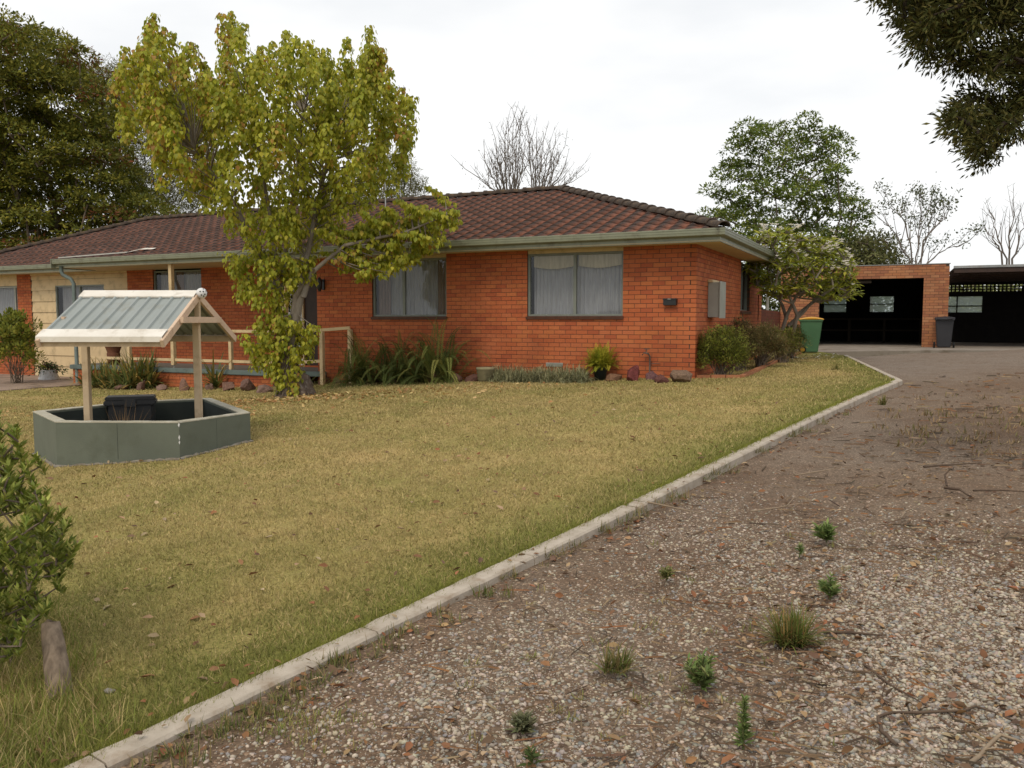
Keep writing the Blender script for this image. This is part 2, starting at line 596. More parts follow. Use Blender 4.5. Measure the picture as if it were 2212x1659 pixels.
mat('brown_sill', (.105, .040, .026), (.075, .03, .02), 8, .45, .5)
mat('blue_grey_paint', (.145, .185, .175), (.115, .15, .142), 3, .55, .4, .1, 50, dirt=(.085, .10, .09), dscale=5)
mat('porch_floor', (.17, .165, .15), (.14, .135, .12), 3, .7, .3)
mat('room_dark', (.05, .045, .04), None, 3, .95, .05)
mat('timber_dark', (.045, .022, .013), (.03, .015, .009), 5, .5, .4)
mat('black_metal', (.014, .014, .015), None, 8, .4, .5)
mat('meter_paint', (.36, .36, .31), (.31, .31, .27), 4, .5, .4)
mat('white_paint', (.72, .71, .68), (.64, .63, .60), 6, .5, .4)
mat('old_pipe', (.10, .075, .06), None, 12, .6, .4)
mat_glass('window_glass', (.78, .80, .80))

def lace_material(name, c, alpha):
    m, n, b = _nodes(name)
    f = noise(n, 26, 3, .6, stretch=(1, 1, .12))
    n.links.new(ramp(n, f, [(.3, tuple(x * .72 for x in c)), (.7, c)]), b.inputs['Base Color'])
    b.inputs['Roughness'].default_value = .95
    b.inputs['Specular IOR Level'].default_value = .05
    t = n.nodes.new('ShaderNodeBsdfTransparent')
    s = n.nodes.new('ShaderNodeMixShader')
    s.inputs[0].default_value = alpha
    n.links.new(t.outputs[0], s.inputs[1])
    n.links.new(b.outputs[0], s.inputs[2])
    n.links.new(s.outputs[0], n.nodes['Material Output'].inputs[0])
lace_material('lace', (.60, .59, .62), .80)
lace_material('drape', (.36, .27, .23), .97)
lace_material('blind_cloth', (.62, .54, .38), .97)

# ------------------------------------------------------------------ brickwork
BRICK_COLS = [(.455, .128, .050), (.44, .120, .047), (.475, .140, .054), (.42, .112, .044), (.455, .136, .056), (.375, .097, .042), (.47, .146, .054), (.445, .128, .051)]
def box_mesh(name, col):
    g = Geo(); g.col = col
    g.box((0, 0, 0), (1, 1, 1))
    return g.mesh(name)
PITCH_X, PITCH_Z, JOINT = .24, .086, .010

class Wall:
    """a wall whose face is y=0, x to the right seen from outside, y into the wall"""
    def __init__(s, owner, loc, rz, L, z0, z1, openings=(), ends=(0, 0), thick=.11, mortar='mortar', name='wall'):
        s.openings, s.L = list(openings), L
        xs = sorted({.007, L - .007, *[max(.007, min(L - .007, v)) for o in openings for v in o[:2]]})
        zs = sorted({z0, z1 - .004, *[max(z0, min(z1 - .004, v)) for o in openings for v in o[2:4]]})
        g = Geo()
        for i in range(len(xs) - 1):
            for k in range(len(zs) - 1):
                cx, cz = (xs[i] + xs[i + 1]) / 2, (zs[k] + zs[k + 1]) / 2
                if any(o[0] < cx < o[1] and o[2] < cz < o[3] for o in openings): continue
                g.box((xs[i], .007, zs[k]), (xs[i + 1], thick, zs[k + 1]))
        s.obj = g.build(name, mortar, owner)
        s.obj.location = (loc[0], loc[1], 0)
        s.obj.rotation_euler = (0, 0, rz)
        s.bricks = []
        k = 0
        z = z0
        while z + .02 < z1:
            zt = min(z + PITCH_Z - JOINT, z1)
            off = 0 if k % 2 == 0 else -PITCH_X / 2
            lo = ends[0] if k % 2 == 0 else 0
            hi = L - (ends[1] if k % 2 else 0)
            x = off
            while x < L:
                a, b = max(x, lo), min(x + PITCH_X - JOINT, hi)
                spans = [(a, b)]
                for o in openings:
                    if o[2] < z + .03 and o[3] > z + .05:
                        ns = []
                        for (p, q) in spans:
                            if q <= o[0] or p >= o[1]: ns.append((p, q)); continue
                            if p < o[0]: ns.append((p, o[0]))
                            if q > o[1]: ns.append((o[1], q))
                        spans = ns
                for (p, q) in spans:
                    if q - p > .035:
                        s.bricks.append((p, q, z, zt, random.uniform(-.0012, .0018), random.randrange(len(BRICK_COLS))))
                x += PITCH_X
            z += PITCH_Z; k += 1

def lay_bricks(owner, owner_mw, walls, n_single, meshes, bm='brick', seen=lambda p: True, stuff_name='brickwork'):
    """nearest bricks become parts of their wall, the rest one joined part of the building"""
    allb = []
    for w in walls:
        mw = owner_mw @ (Matrix.Translation(w.obj.location) @ Matrix.Rotation(w.obj.rotation_euler[2], 4, 'Z'))
        for b in w.bricks:
            c = mw @ Vector(((b[0] + b[1]) / 2, 0, b[2] + .04))
            d = (c - Vector((0, 0, CZ))).length + (0 if seen(c) else 1000)
            allb.append((d, w, b))
    allb.sort(key=lambda t: t[0])
    for d, w, b in allb[:n_single]:
        o = link('brick', meshes[b[5]], bm, w.obj)
        o.location = (b[0], b[4], b[2])
        o.scale = (b[1] - b[0], .10, b[3] - b[2])
    rest = allb[n_single:]
    if rest:
        g = Geo()
        for d, w, b in rest:
            M = Matrix.Translation(w.obj.location) @ Matrix.Rotation(w.obj.rotation_euler[2], 4, 'Z')
            g.box((b[0], b[4], b[2]), (b[1], .10, b[3]), M, col=BRICK_COLS[b[5]])
        tag(g.build(stuff_name, bm, owner), kind='stuff')

HEAD, SILL = 2.43, 1.13
FL = 8.87                                                    # length of the forward front wall
REC = 1.25                                                   # the porch wall and left wing stand back by this
LX0 = -24.6
def snap(a, b):                                              # openings end on brick joints
    return round((a + FL) / .12) * .12 - .01 - FL, round((b + FL) / .12) * .12 - FL
W1 = snap(-3.41, -1.47); W2 = snap(-7.32, -5.37)
ROOF_TOP = 2.47
front = Wall(house, (-FL, 0), 0, FL, -.774, ROOF_TOP, [(W2[0] + FL, W2[1] + FL, SILL, ROOF_TOP + .1), (W1[0] + FL, W1[1] + FL, SILL, ROOF_TOP + .1)], ends=(0, .102))
SW = (4.5, 5.75, 1.27)
right = Wall(house, (0, 0), math.pi / 2, 6.34, -.774, ROOF_TOP, [(SW[0], SW[1], SW[2], ROOF_TOP + .1)], ends=(.102, 0))
# set-back wall: openings measured along the photo
def lx(px): return hx(px, REC) - LX0
WB = (lx(335), lx(439)); CLAD = (lx(73), lx(280)); WL = (lx(-75), lx(43)); DOOR = (lx(606), lx(689))
LWLEN = -8.75 - LX0
leftw = Wall(house, (LX0, REC), 0, LWLEN, -.774 - .086 * 2, ROOF_TOP,
             [(WB[0], WB[1], SILL - .1, ROOF_TOP + .1), (CLAD[0], CLAD[1], -2, ROOF_TOP - .035), (WL[0], WL[1], .87, ROOF_TOP + .1), (DOOR[0], min(DOOR[1], LWLEN - .02), -.14, ROOF_TOP - .1)])
ret = Wall(house, (-FL, REC), -math.pi / 2, REC - .11, -.774, ROOF_TOP)               # return beside the front door
screen = Wall(house, (-.015, 6.345), math.pi / 2, 1.3, -.774, 2.0, [(.72, .86, 1.05, 1.72)])
BRICKS = [box_mesh('brick', c) for c in BRICK_COLS]
HMW = Matrix.Translation((HC[0], HC[1], HZ)) @ Matrix.Rotation(RZ, 4, 'Z')
lay_bricks(house, HMW, [front, right, leftw, ret, screen], 300, BRICKS, seen=lambda c: c.z > .45 and c.x > .0)
# inner linings and the rear walls, so that rooms stay dark
g = Geo()
g.box((-FL + .2, .32, -.3), (-.3, .34, 1.0)); g.box((LX0, 10.0, -.9), (-4.3, 10.1, 2.4)); g.box((-4.3, 6.35, -.7), (-4.2, 10.1, 2.4))
g.box((-4.2, 6.36, -.7), (-.02, 6.46, 2.4)); g.box((LX0 - .01, REC + .12, -.9), (LX0 + .1, 10.0, 2.4))
g.build('rear_wall', 'mortar', house)
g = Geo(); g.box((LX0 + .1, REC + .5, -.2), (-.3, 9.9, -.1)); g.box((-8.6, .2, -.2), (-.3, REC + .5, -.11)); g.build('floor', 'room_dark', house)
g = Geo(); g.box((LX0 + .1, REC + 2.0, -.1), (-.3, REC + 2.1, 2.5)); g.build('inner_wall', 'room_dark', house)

# ------------------------------------------------------------------ windows
def wavy(x0, x1, y, z0, z1, folds, amp, sag=0.0):
    n = folds * 6
    V, F = [], []
    for j in range(3):
        for i in range(n + 1):
            t = i / n
            z = z0 + (z1 - z0) * j / 2 - (sag * math.sin(math.pi * t) if j == 0 else 0)
            V.append((x0 + (x1 - x0) * t, y + amp * math.sin(t * folds * 2 * math.pi + .5 * math.sin(9 * t)) * (1 - .3 * j / 2), z))
    w = n + 1
    F = [(j * w + i, j * w + i + 1, (j + 1) * w + i + 1, (j + 1) * w + i) for j in range(2) for i in range(n)]
    return V, F

def window(wall, x0, x1, z0, z1, mull, frame='grey_frame', lace=True, blind=0.0, drapes=(), deep=.075, sill=True, name='window', fw=.045):
    g = Geo()
    g.box((x0, deep - .03, z0), (x0 + fw, deep + .03, z1)); g.box((x1 - fw, deep - .03, z0), (x1, deep + .03, z1))
    g.box((x0 + fw, deep - .028, z0), (x1 - fw, deep + .032, z0 + fw)); g.box((x0 + fw, deep - .028, z1 - fw), (x1 - fw, deep + .032, z1))
    for m_ in mull:
        xm = x0 + (x1 - x0) * m_
        g.box((xm - .03, deep - .022, z0 + fw), (xm + .03, deep + .026, z1 - fw))
    w = g.build(name, frame, wall.obj)
    cuts = [x0 + fw] + [x0 + (x1 - x0) * m_ for m_ in mull] + [x1 - fw]
    for i in range(len(cuts) - 1):
        gg = Geo()
        yy = deep + .002 + .012 * (i % 2)
        gg.add([(cuts[i] + .01, yy, z0 + fw), (cuts[i + 1] - .01, yy, z0 + fw), (cuts[i + 1] - .01, yy, z1 - fw), (cuts[i] + .01, yy, z1 - fw)], [(0, 1, 2, 3)])
        gg.build('pane', 'window_glass', w)
    if lace:
        gg = Geo(); gg.add(*wavy(x0 + .06, x1 - .06, deep + .16, z0 + .03, z1 - .02, int((x1 - x0) * 11), .022), smooth=True)
        gg.build('lace_curtain', 'lace', w)
    for (a, b) in drapes:
        gg = Geo(); gg.add(*wavy(x0 + (x1 - x0) * a, x0 + (x1 - x0) * b, deep + .10, z0 + .02, z1 - .02, 4, .03), smooth=True)
        gg.build('drape', 'drape', w)
    if blind:
        for i in range(len(cuts) - 1):
            gg = Geo(); gg.add(*wavy(cuts[i] + .05, cuts[i + 1] - .03, deep + .06, z1 - blind, z1 - .02, 2, .012, .05), smooth=True)
            gg.build('roller_blind', 'blind_cloth', w)
    if sill:
        gs = Geo()
        n = max(1, round((x1 - x0 + .04) / .24))
        st = (x1 - x0 + .04) / n
        for i in range(n):
            M = Matrix.Translation((x0 - .02 + i * st, -.035, z0 - .062)) @ Matrix.Rotation(R(9), 4, 'X')
            gs.box((.003, 0, 0), (st - .003, .13, .058), M)
        gs.build('sill', 'brown_sill', w)
    return w
window(front, W1[0] + FL, W1[1] + FL, SILL, HEAD - .03, [.5], blind=.26)
window(front, W2[0] + FL, W2[1] + FL, SILL, HEAD - .03, [.42], drapes=[(.84, .98), (.03, .2)])
window(leftw, WB[0], WB[1], SILL - .1, HEAD, [.34], drapes=[(.4, .55)])
window(leftw, WL[0], WL[1], .87, 2.12, [.5, .93], frame='meter_paint', sill=False)
window(right, SW[0], SW[1], SW[2], HEAD, [.5], deep=.1)
for a, b, w_ in ((W1[0] + FL, W1[1] + FL, front), (W2[0] + FL, W2[1] + FL, front)):
    g = Geo(); g.box((a, .03, HEAD - .028), (b, .10, ROOF_TOP + .02)); g.build('head_trim', 'cream_paint', w_.obj)
g = Geo(); g.box((WL[0] + .005, .012, 2.13), (WL[1] - .005, .05, ROOF_TOP)); g.build('head_panel', 'cream_paint', leftw.obj)

# cream boards on the left wing, with a window let into them
CWa, CWb, CWz0, CWz1 = lx(124), lx(229), .95, 2.10
z = -1.0
k = 0
while z < ROOF_TOP - .06:
    zt = min(z + .328, ROOF_TOP - .04)
    spans = [(CLAD[0] + .01, CLAD[1] - .01)]
    if zt > CWz0 + .02 and z < CWz1 - .02:
        if z < CWz0:
            g = Geo(); g.box((CWa + .001, .022, z + .004), (CWb - .001, .045, CWz0)); g.build('board', 'cream_paint', leftw.obj)
        if zt > CWz1:
            g = Geo(); g.box((CWa + .001, .022, CWz1), (CWb - .001, .045, zt - .002)); g.build('board', 'cream_paint', leftw.obj)
        spans = [(CLAD[0] + .01, CWa), (CWb, CLAD[1] - .01)]
    for a, b in spans:
        g = Geo()
        M = Matrix.Translation((0, .018, z)) @ Matrix.Rotation(R(1.9), 4, 'X') @ Matrix.Translation((0, .0, 0))
        g.box((a, 0, .006), (b, .014, zt - z + .004), Matrix.Translation((0, .004, z)) @ Matrix.Rotation(R(-4.5), 4, 'X'))
        g.build('board', 'cream_paint', leftw.obj)
    z += .328
g = Geo(); g.box((CLAD[0] + .004, -.014, ROOF_TOP - .055), (CLAD[1] - .004, .005, ROOF_TOP - .001)); g.build('frieze', 'cream_paint', leftw.obj)
g = Geo(); g.box((CLAD[0] + .002, .06, -1.0), (CWa + .03, .10, ROOF_TOP - .036)); g.box((CWb - .03, .06, -1.0), (CLAD[1] - .002, .10, ROOF_TOP - .036))
g.box((CWa + .03, .06, -1.0), (CWb - .03, .10, CWz0)); g.box((CWa + .03, .06, CWz1), (CWb - .03, .10, ROOF_TOP - .036))
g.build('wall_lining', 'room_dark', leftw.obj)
window(leftw, CWa, CWb, CWz0, CWz1, [.5], deep=.05, sill=False)

# front door and its white lacy screen
dx0, dx1 = DOOR[0], min(DOOR[1], LWLEN - .02)
dz0, dz1 = -.14, ROOF_TOP - .1
xs_, xe_ = lx(630), lx(655)
g = Geo(); g.box((xe_ + .03, .05, dz0), (dx1 - .02, .09, dz1)); d_ = g.build('door', 'timber_dark', leftw.obj)
g = Geo(); g.box((xe_ + .1, .02, .88), (xe_ + .13, .05, 1.0)); g.build('handle', 'meter_paint', d_)
g = Geo()
for a, b in ((dx0, dx0 + .05), (xe_ - .02, xe_ + .03)): g.box((a, .0, dz0), (b, .1, dz1))
g.box((dx0 + .05, .0, dz1 - .05), (xe_ - .02, .1, dz1)); g.build('door_frame', 'cream_paint', leftw.obj)
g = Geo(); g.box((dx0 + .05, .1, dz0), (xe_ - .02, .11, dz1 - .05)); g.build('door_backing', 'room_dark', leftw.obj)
g = Geo()
x0_, x1_ = dx0 + .06, xe_ - .03
for a, b in ((x0_, x0_ + .05), (x1_ - .05, x1_)): g.box((a, .02, dz0 + .02), (b, .05, dz1 - .06))
for zz in (dz0 + .02, .45, 1.2, dz1 - .12): g.box((x0_ + .05, .021, zz), (x1_ - .05, .049, zz + .06))
nsc = max(1, int((x1_ - x0_ - .1) / .16))
for i in range(nsc):
    for k in range(14):
        cx = x0_ + .05 + (i + .5) * (x1_ - x0_ - .1) / nsc
        cz = dz0 + .14 + k * .165
        if cz > dz1 - .2: break
        for s_ in (-1, 1):
            pts = [(cx + s_ * .075 * math.sin(t) * (1 - .3 * t / 4.5), .035, cz + .075 * (1 - math.cos(t * .9)) * .9 - .06) for t in np.linspace(0, 4.5, 10)]
            g.tube(pts, .012, 5)
g.build('screen_door', 'white_paint', leftw.obj)
# wall lamp beside the door
g = Geo(); lxp = hx(702, 0) + FL
g.box((lxp - .03, -.03, 1.75), (lxp + .03, -.001, 2.0)); g.bar((lxp, -.02, 1.95), (lxp, -.16, 2.02), .02, .02)
g.lathe([(.03, 1.72), (.06, 1.78), (.065, 1.95), (.03, 2.03), (.0, 2.04)], 10, (lxp, -.16)); g.build('wall_lamp', 'black_metal', front.obj)

# letter slot, meter box, tap, vent
g = Geo(); a = -.605 + FL
g.box((a, -.09, 1.335), (a + .25, -.001, 1.44)); g.box((a - .008, -.105, 1.435), (a + .258, -.001, 1.465)); lb = g.build('letter_box', 'black_metal', front.obj, .006)
g = Geo(); g.box((a + .09, -.108, 1.445), (a + .15, -.106, 1.456)); g.build('name_plate', 'meter_paint', lb)
g = Geo(); g.box((1.0, -.22, 1.11), (1.52, -.001, 1.80)); mb = g.build('meter_box', 'meter_paint', right.obj, .008)
g = Geo(); g.box((.98, -.245, 1.09), (1.54, -.222, 1.82)); g.build('meter_box_door', 'meter_paint', mb, .006)
g = Geo(); g.box((.96, -.10, 1.80), (1.56, -.001, 1.85)); g.build('meter_box_hood', 'cream_paint', mb)
g = Geo(); t_ = -.86 + FL
g.tube([(t_, -.05, -.1), (t_, -.05, .36), (t_ - .02, -.09, .41), (t_ - .10, -.12, .43), (t_ - .13, -.13, .38)], .016, 8)
g.tube([(t_ + .03, -.055, .22), (t_ + .2, -.02, .22)], .007, 6); g.tube([(t_ - .05, -.10, .44), (t_ - .05, -.10, .50)], .008, 6); g.bar((t_ - .1, -.1, .5), (t_, -.1, .5), .014, .014)
g.build('garden_tap', 'old_pipe', front.obj)
g = Geo(); v_ = -3.05 + FL
g.box((v_, -.012, .11), (v_ + .37, -.001, .19))
for i in range(5): g.box((v_ + .01, -.022, .115 + i * .015), (v_ + .36, -.0125, .122 + i * .015))
g.build('air_vent', 'meter_paint', front.obj)

# ------------------------------------------------------------------ roof
EZ, RZT, OV = 2.66, 4.42, .60                                  # eave height, ridge height, overhang to the tile edge
YR = 4.65                                                     # ridge line
XR, XL = -4.65, -19.6                                           # ridge ends
XS, XC = -17.2, -24.85                                         # where the eave steps back, left corner
YS = .60
YE = 6.75                                                      # the right hand eave stops here
g = Geo()
dz_ = -.035
def rp(x, y, z): return (x, y, z + dz_)
# decks under the tiles: front, stepped left front, right end, left end, back
g.add([rp(XS, -OV, EZ), rp(OV, -OV, EZ), rp(XR, YR, RZT), rp(XS, YR, RZT)], [(0, 1, 2, 3)])
g.add([rp(XC, YS, EZ), rp(XS, YS, EZ), rp(XS, YR, RZT), rp(XL, YR, RZT)], [(0, 1, 2, 3)])
g.add([rp(XS, -OV, EZ), rp(XS, YR, RZT), rp(XS, YS, EZ)], [(0, 1, 2)])
sl_r = (RZT - EZ) / (OV - XR)
def zr(x): return EZ + (OV - x) * sl_r
xk = XR + (YE - YR)                                            # point on the back hip
g.add([rp(OV, -OV, EZ), rp(OV, YE, EZ), rp(xk - 0, YE, zr(xk)), rp(XR, YR, RZT)], [(0, 1, 2, 3)])
g.add([rp(XR, YR, RZT), rp(xk, YE, zr(xk)), rp(xk, 9.9, EZ), rp(XC, 9.9, EZ), rp(XL, YR, RZT)], [(0, 1, 2, 3, 4)])
g.add([rp(XC, YS, EZ), rp(XL, YR, RZT), rp(XC, 9.9, EZ)], [(0, 1, 2)])
g.add([rp(xk, YE, zr(xk)), rp(xk, YE, EZ - .1), rp(xk, 9.9, EZ)], [(0, 1, 2)])
g.add([rp(OV, YE, EZ), rp(xk, YE, EZ - .1), rp(xk, YE, zr(xk))], [(0, 1, 2)])
roof = g.build('roof', 'roof_deck', house)

TW, TG, TL, LIFT = .30, .335, .40, .030
NU = 8
def tile_arrays(seed):
    rr = random.Random(seed)
    us = [i / NU for i in range(NU + 1)]
    prof = [.019 * math.cos(2 * math.pi * (u - .25)) for u in us]
    tone = rr.uniform(.75, 1.25)
    V, C = [], []
    for (y, up) in ((TL, 0.0), (0.0, LIFT), (-.001, LIFT - .026)):
        for u, p in zip(us, prof):
            V.append((u * (TW + .012), y, p + up))
            k = (.5 + .5 * math.cos(2 * math.pi * (u - .25))) ** .9          # lichen and grime on the rolls
            red = np.array((.190, .078, .050)) * tone
            dark = np.array((.052, .041, .037)) * (.6 + .4 * tone)
            c = red * (1 - k) + dark * k
            if y < 0: c = c * .8  # lower lip darkened: the course shadow is put into the colour
            C.append(c)
    w = NU + 1
    F = [(r * w + i, (r + 1) * w + i, (r + 1) * w + i + 1, r * w + i + 1) for r in range(2) for i in range(NU)]
    return np.array(V), np.array(F), np.array(C)
TILES = [tile_arrays(i) for i in range(7)]
TILE_ME = [np_mesh('roof_tile', *t, smooth=True) for t in TILES]

def lay_tiles(x0, x1, y0, z0, y1, z1, xmin_of, xmax_of, M=Matrix.Identity(4)):
    """courses of tiles on a plane that rises from (y0,z0) to (y1,z1); the hips bound it on both sides"""
    L = math.hypot(y1 - y0, z1 - z0)
    ang = math.atan2(z1 - z0, y1 - y0)
    out = []
    nrow = int(L / TG)
    for r_ in range(nrow + 1):
        s0 = r_ * TG - .03
        yy, zz = y0 + s0 * math.cos(ang), z0 + s0 * math.sin(ang)
        x = x0 - TW
        while x < x1 + TW:
            yt = y0 + (s0 + TL) * math.cos(ang)
            lo = max(xmin_of(yy), xmin_of(yt)); hi = min(xmax_of(yy), xmax_of(yt))
            full = x >= lo - .02 and x + TW <= hi + .02 and s0 + TL < L
            part = x + TW > min(xmin_of(yy), xmin_of(yt)) and x < max(xmax_of(yy), xmax_of(yt))
            if full or part:
                out.append((x, yy, zz, ang, full, random.randrange(7), s0))
            x += TW
    return out, L, ang
planes = [
    (lay_tiles(XS, OV, -OV, EZ, YR, RZT, lambda y: XS, lambda y: OV - (min(y, YR) + OV)), Matrix.Identity(4), lambda y: XS, lambda y: OV - (y + OV), YR),
    (lay_tiles(XC, XS, YS, EZ, YR, RZT, lambda y: XC + (y - YS) * (XL - XC) / (YR - YS), lambda y: XS), Matrix.Identity(4), lambda y: XC + (y - YS) * (XL - XC) / (YR - YS), lambda y: XS, YR),
]
MR_ = Matrix.Rotation(math.pi / 2, 4, 'Z')                     # right end: its x runs along the house's y, its y along -x
planes.append((lay_tiles(-OV, YE, -OV, EZ, -XR, RZT, lambda y: -OV + (y + OV), lambda y: min(YE, 9.9 - (y + OV))), MR_, lambda y: -OV + (y + OV), lambda y: min(YE, 9.9 - (y + OV)), -XR))
cands, rest = [], []
for (lst, L, ang), M, fmin, fmax, ytop in planes:
    for t in lst:
        x, yy, zz, a_, full, var, s0 = t
        c = HMW @ M @ Vector((x + TW / 2, yy + .15, zz))
        T = M @ Matrix.Translation((x, yy, zz)) @ Matrix.Rotation(ang, 4, 'X') @ Matrix.Rotation(R(random.uniform(-.4, .4)), 4, 'Y')
        if full and M is not MR_:
            cands.append(((c - Vector((0, 0, CZ))).length, T, var, M, fmin, fmax, ytop))
        else:
            rest.append((T, var, M, fmin, fmax, ytop))
cands.sort(key=lambda q: q[0])
for q in cands[:300]:
    o = link('roof_tile', TILE_ME[q[2]], 'roof_tile', roof)
    o.matrix_local = q[1]
rest += [(q[1], q[2], q[3], q[4], q[5], q[6]) for q in cands[300:]]
Vs = []
for T, var, M, fmin, fmax, ytop in rest:
    V, F, C = TILES[var]
    Mi = np.array(M.inverted()); Tn = np.array(T)
    W = V @ Tn[:3, :3].T + Tn[:3, 3]
    Lc = W @ Mi[:3, :3].T + Mi[:3, 3]                              # plane coordinates, to trim at hips and ridge
    yc = np.minimum(Lc[:, 1], ytop)
    dy = Lc[:, 1] - yc
    Lc[:, 1] = yc; Lc[:, 2] -= dy * .335
    lo = np.array([fmin(v) for v in yc]); hi = np.array([fmax(v) for v in yc])
    Lc[:, 0] = np.clip(Lc[:, 0], lo, np.maximum(hi, lo))
    Mn = np.array(M)
    Vs.append((Lc @ Mn[:3, :3].T + Mn[:3, 3], F, C))
tag(link('roof_tiles', np_mesh('roof_tiles', *parts_join(Vs), smooth=True), 'roof_tile', roof), kind='stuff')

def cap_mesh():
    g = Geo()
    n = 8
    for (y, r, up) in ((0, .135, .012), (.43, .115, .0)):
        pass
    vs = []
    for (y, r, up) in ((-.0, .12, .006), (0, .138, .016), (.06, .136, .014), (.06, .127, .008), (.44, .118, -.004)):
        for k in range(n + 1):
            a = math.pi * (k / n) * 1.1 - .05 * math.pi
            vs.append((r * math.cos(a), y, r * .72 * math.sin(a) + up))
    w = n + 1
    fs = [(i * w + k + 1, i * w + k, (i + 1) * w + k, (i + 1) * w + k + 1) for i in range(4) for k in range(n)]
    g.add(vs, fs, True)
    return g.mesh('ridge_cap')
CAP = cap_mesh()
def caps(p, q):
    p, q = Vector(p), Vector(q)
    d = q - p
    n = max(1, round(d.length / .385))
    dn = d.normalized()
    x = dn.cross(Vector((0, 0, 1))).normalized(); z = x.cross(dn)
    Rm = Matrix((x, dn, z)).transposed().to_4x4()
    for i in range(n):
        o = link('ridge_cap', CAP, 'ridge_tile', roof)
        o.matrix_local = Matrix.Translation(p + d * (i / n) + Vector((0, 0, .012 + random.uniform(-.006, .006)))) @ Rm @ Matrix.Rotation(R(random.uniform(-2.5, 2.5)), 4, 'Y') @ Matrix.Rotation(R(random.uniform(-.8, .8)), 4, 'X')
caps((OV + .02, -OV - .02, EZ + .02), (XR, YR, RZT + .02))
caps((XC, YS, EZ + .02), (XL, YR, RZT + .02))
caps((XL - .1, YR, RZT + .01), (XR + .12, YR, RZT + .01))

def sweep(path, prof):
    """profile (outward, z) swept along a plan path with mitred corners; outward is the right hand side"""
    vs, fs = [], []
    P = [np.array(p, float) for p in path]
    for i, p in enumerate(P):
        d0 = P[i] - P[i - 1] if i else P[1] - P[0]
        d1 = P[i + 1] - P[i] if i < len(P) - 1 else d0
        d0, d1 = d0 / np.linalg.norm(d0), d1 / np.linalg.norm(d1)
        n0, n1 = np.array([d0[1], -d0[0]]), np.array([d1[1], -d1[0]])
        m_ = (n0 + n1) / (1 + n0 @ n1)
        for o, z in prof:
            vs.append((p[0] + m_[0] * o, p[1] + m_[1] * o, z))
    k = len(prof)
    fs = [(i * k + j, (i + 1) * k + j, (i + 1) * k + j + 1, i * k + j + 1) for i in range(len(P) - 1) for j in range(k - 1)]
    fs += [tuple(range(k)), tuple(reversed(range((len(P) - 1) * k, len(P) * k)))]
    return vs, fs
GP = [(-.02, 2.455), (0, 2.452), (.0, 2.535), (.012, 2.538), (.03, 2.545), (.075, 2.552), (.098, 2.565), (.102, 2.60), (.098, 2.605), (.105, 2.61), (.106, 2.645), (.10, 2.65), (.108, 2.655), (.108, 2.682), (.094, 2.686), (.088, 2.672), (.086, 2.60), (.0, 2.59), (-.02, 2.60)]
for path in ([(XS - .03, -.54), (.54, -.54), (.54, YE)], [(XC - .2, YS + .06), (XS - .031, YS + .06)]):
    g = Geo(); g.add(*sweep(path, GP)); g.build('gutter', 'sage_metal', house)
g = Geo(); g.box((XS - .052, -.66, 2.45), (XS - .032, YS + .1, 2.70)); g.build('fascia_end', 'sage_metal', house)
g = Geo()
g.box((-FL + .02, -.545, 2.470), (.545, .0, 2.478)); g.box((.0, .0, 2.470), (.545, YE - .02, 2.478)); g.box((XS, -.545, 2.470), (-FL + .019, REC + .1, 2.478)); g.box((XC, YS + .05, 2.470), (XS - .001, REC + .1, 2.478))
g.box((-.2, 6.30, 2.470), (-.001, YE - .02, 2.478))
g.build('soffit', 'soffit_paint', house)
g = Geo(); g.box((-.2, YE - .019, 2.455), (.60, YE - .005, 2.64)); g.build('eave_end', 'sage_metal', house)

# downpipe at the eave step
dxp = hx(165, -.45)
gx = hx(138, -.6)
g = Geo()
g.tube([(gx, -.58, 2.50), (gx, -.58, 2.36), (gx + .04, -.57, 2.27), (dxp - .08, -.47, 2.16), (dxp, -.45, 2.04), (dxp, -.45, 1.0), (dxp, -.45, -.9)], .05, 12)
g.build('downpipe', 'blue_grey_paint', house)

# ------------------------------------------------------------------ porch
SZ = -.14
pc = hx(590, -.5)
porch = empty('porch', (0, 0, 0)); porch.parent = house
pl = hx(150, -.5)
pts = [(pl, -.52), (pc, -.52), (-8.62, -.12), (-8.62, -.001), (-FL - .001, -.001), (-FL - .001, REC - .001), (pl, REC - .001)]
def prism(pts, z0, z1):
    n = len(pts)
    return [(x, y, z1) for x, y in pts] + [(x, y, z0) for x, y in pts], [tuple(range(n))] + [tuple(reversed(range(n, 2 * n)))] + [(i, i + n, (i + 1) % n + n, (i + 1) % n) for i in range(n)]
g = Geo(); g.add(*prism(pts, SZ - .115, SZ)); g.build('slab', 'blue_grey_paint', porch, .012)
inner = [(pl + .01, -.44), (pc - .03, -.44), (-8.68, -.06), (-8.68, -.005), (-FL - .01, -.005), (-FL - .01, REC - .01), (pl + .01, REC - .01)]
g = Geo(); g.add(*prism(inner, SZ - .01, SZ + .004)); g.build('floor_coat', 'porch_floor', porch)
pb = [(pl + .06, -.46), (pc - .03, -.46)]
BL = pb[1][0] - pb[0][0]
class _W: pass
bw = Wall(house, (pb[0][0], pb[0][1]), 0, BL, -.86, SZ - .116, name='porch_wall')
bw.obj.parent = porch
g = Geo()
for p, q, z, zt, j, cvar in bw.bricks: g.box((p, j, z), (q, .1, zt), col=BRICK_COLS[cvar])
o = g.build('porch_bricks', 'brick', bw.obj); tag(o, kind='stuff')
g = Geo(); g.box((pc - .04, -.45, -.86), (pc - .03 + .02, .0, SZ - .118)); g.build('porch_end_wall', 'mortar', porch)
RT, RB = .92, .30
def post(x, y, z0, z1, w=.095, nm='post'):
    g = Geo(); g.box((x - w / 2, y - w / 2, z0), (x + w / 2, y + w / 2, z1)); return g.build(nm, 'cream_paint', porch, .004)
yp = -.40
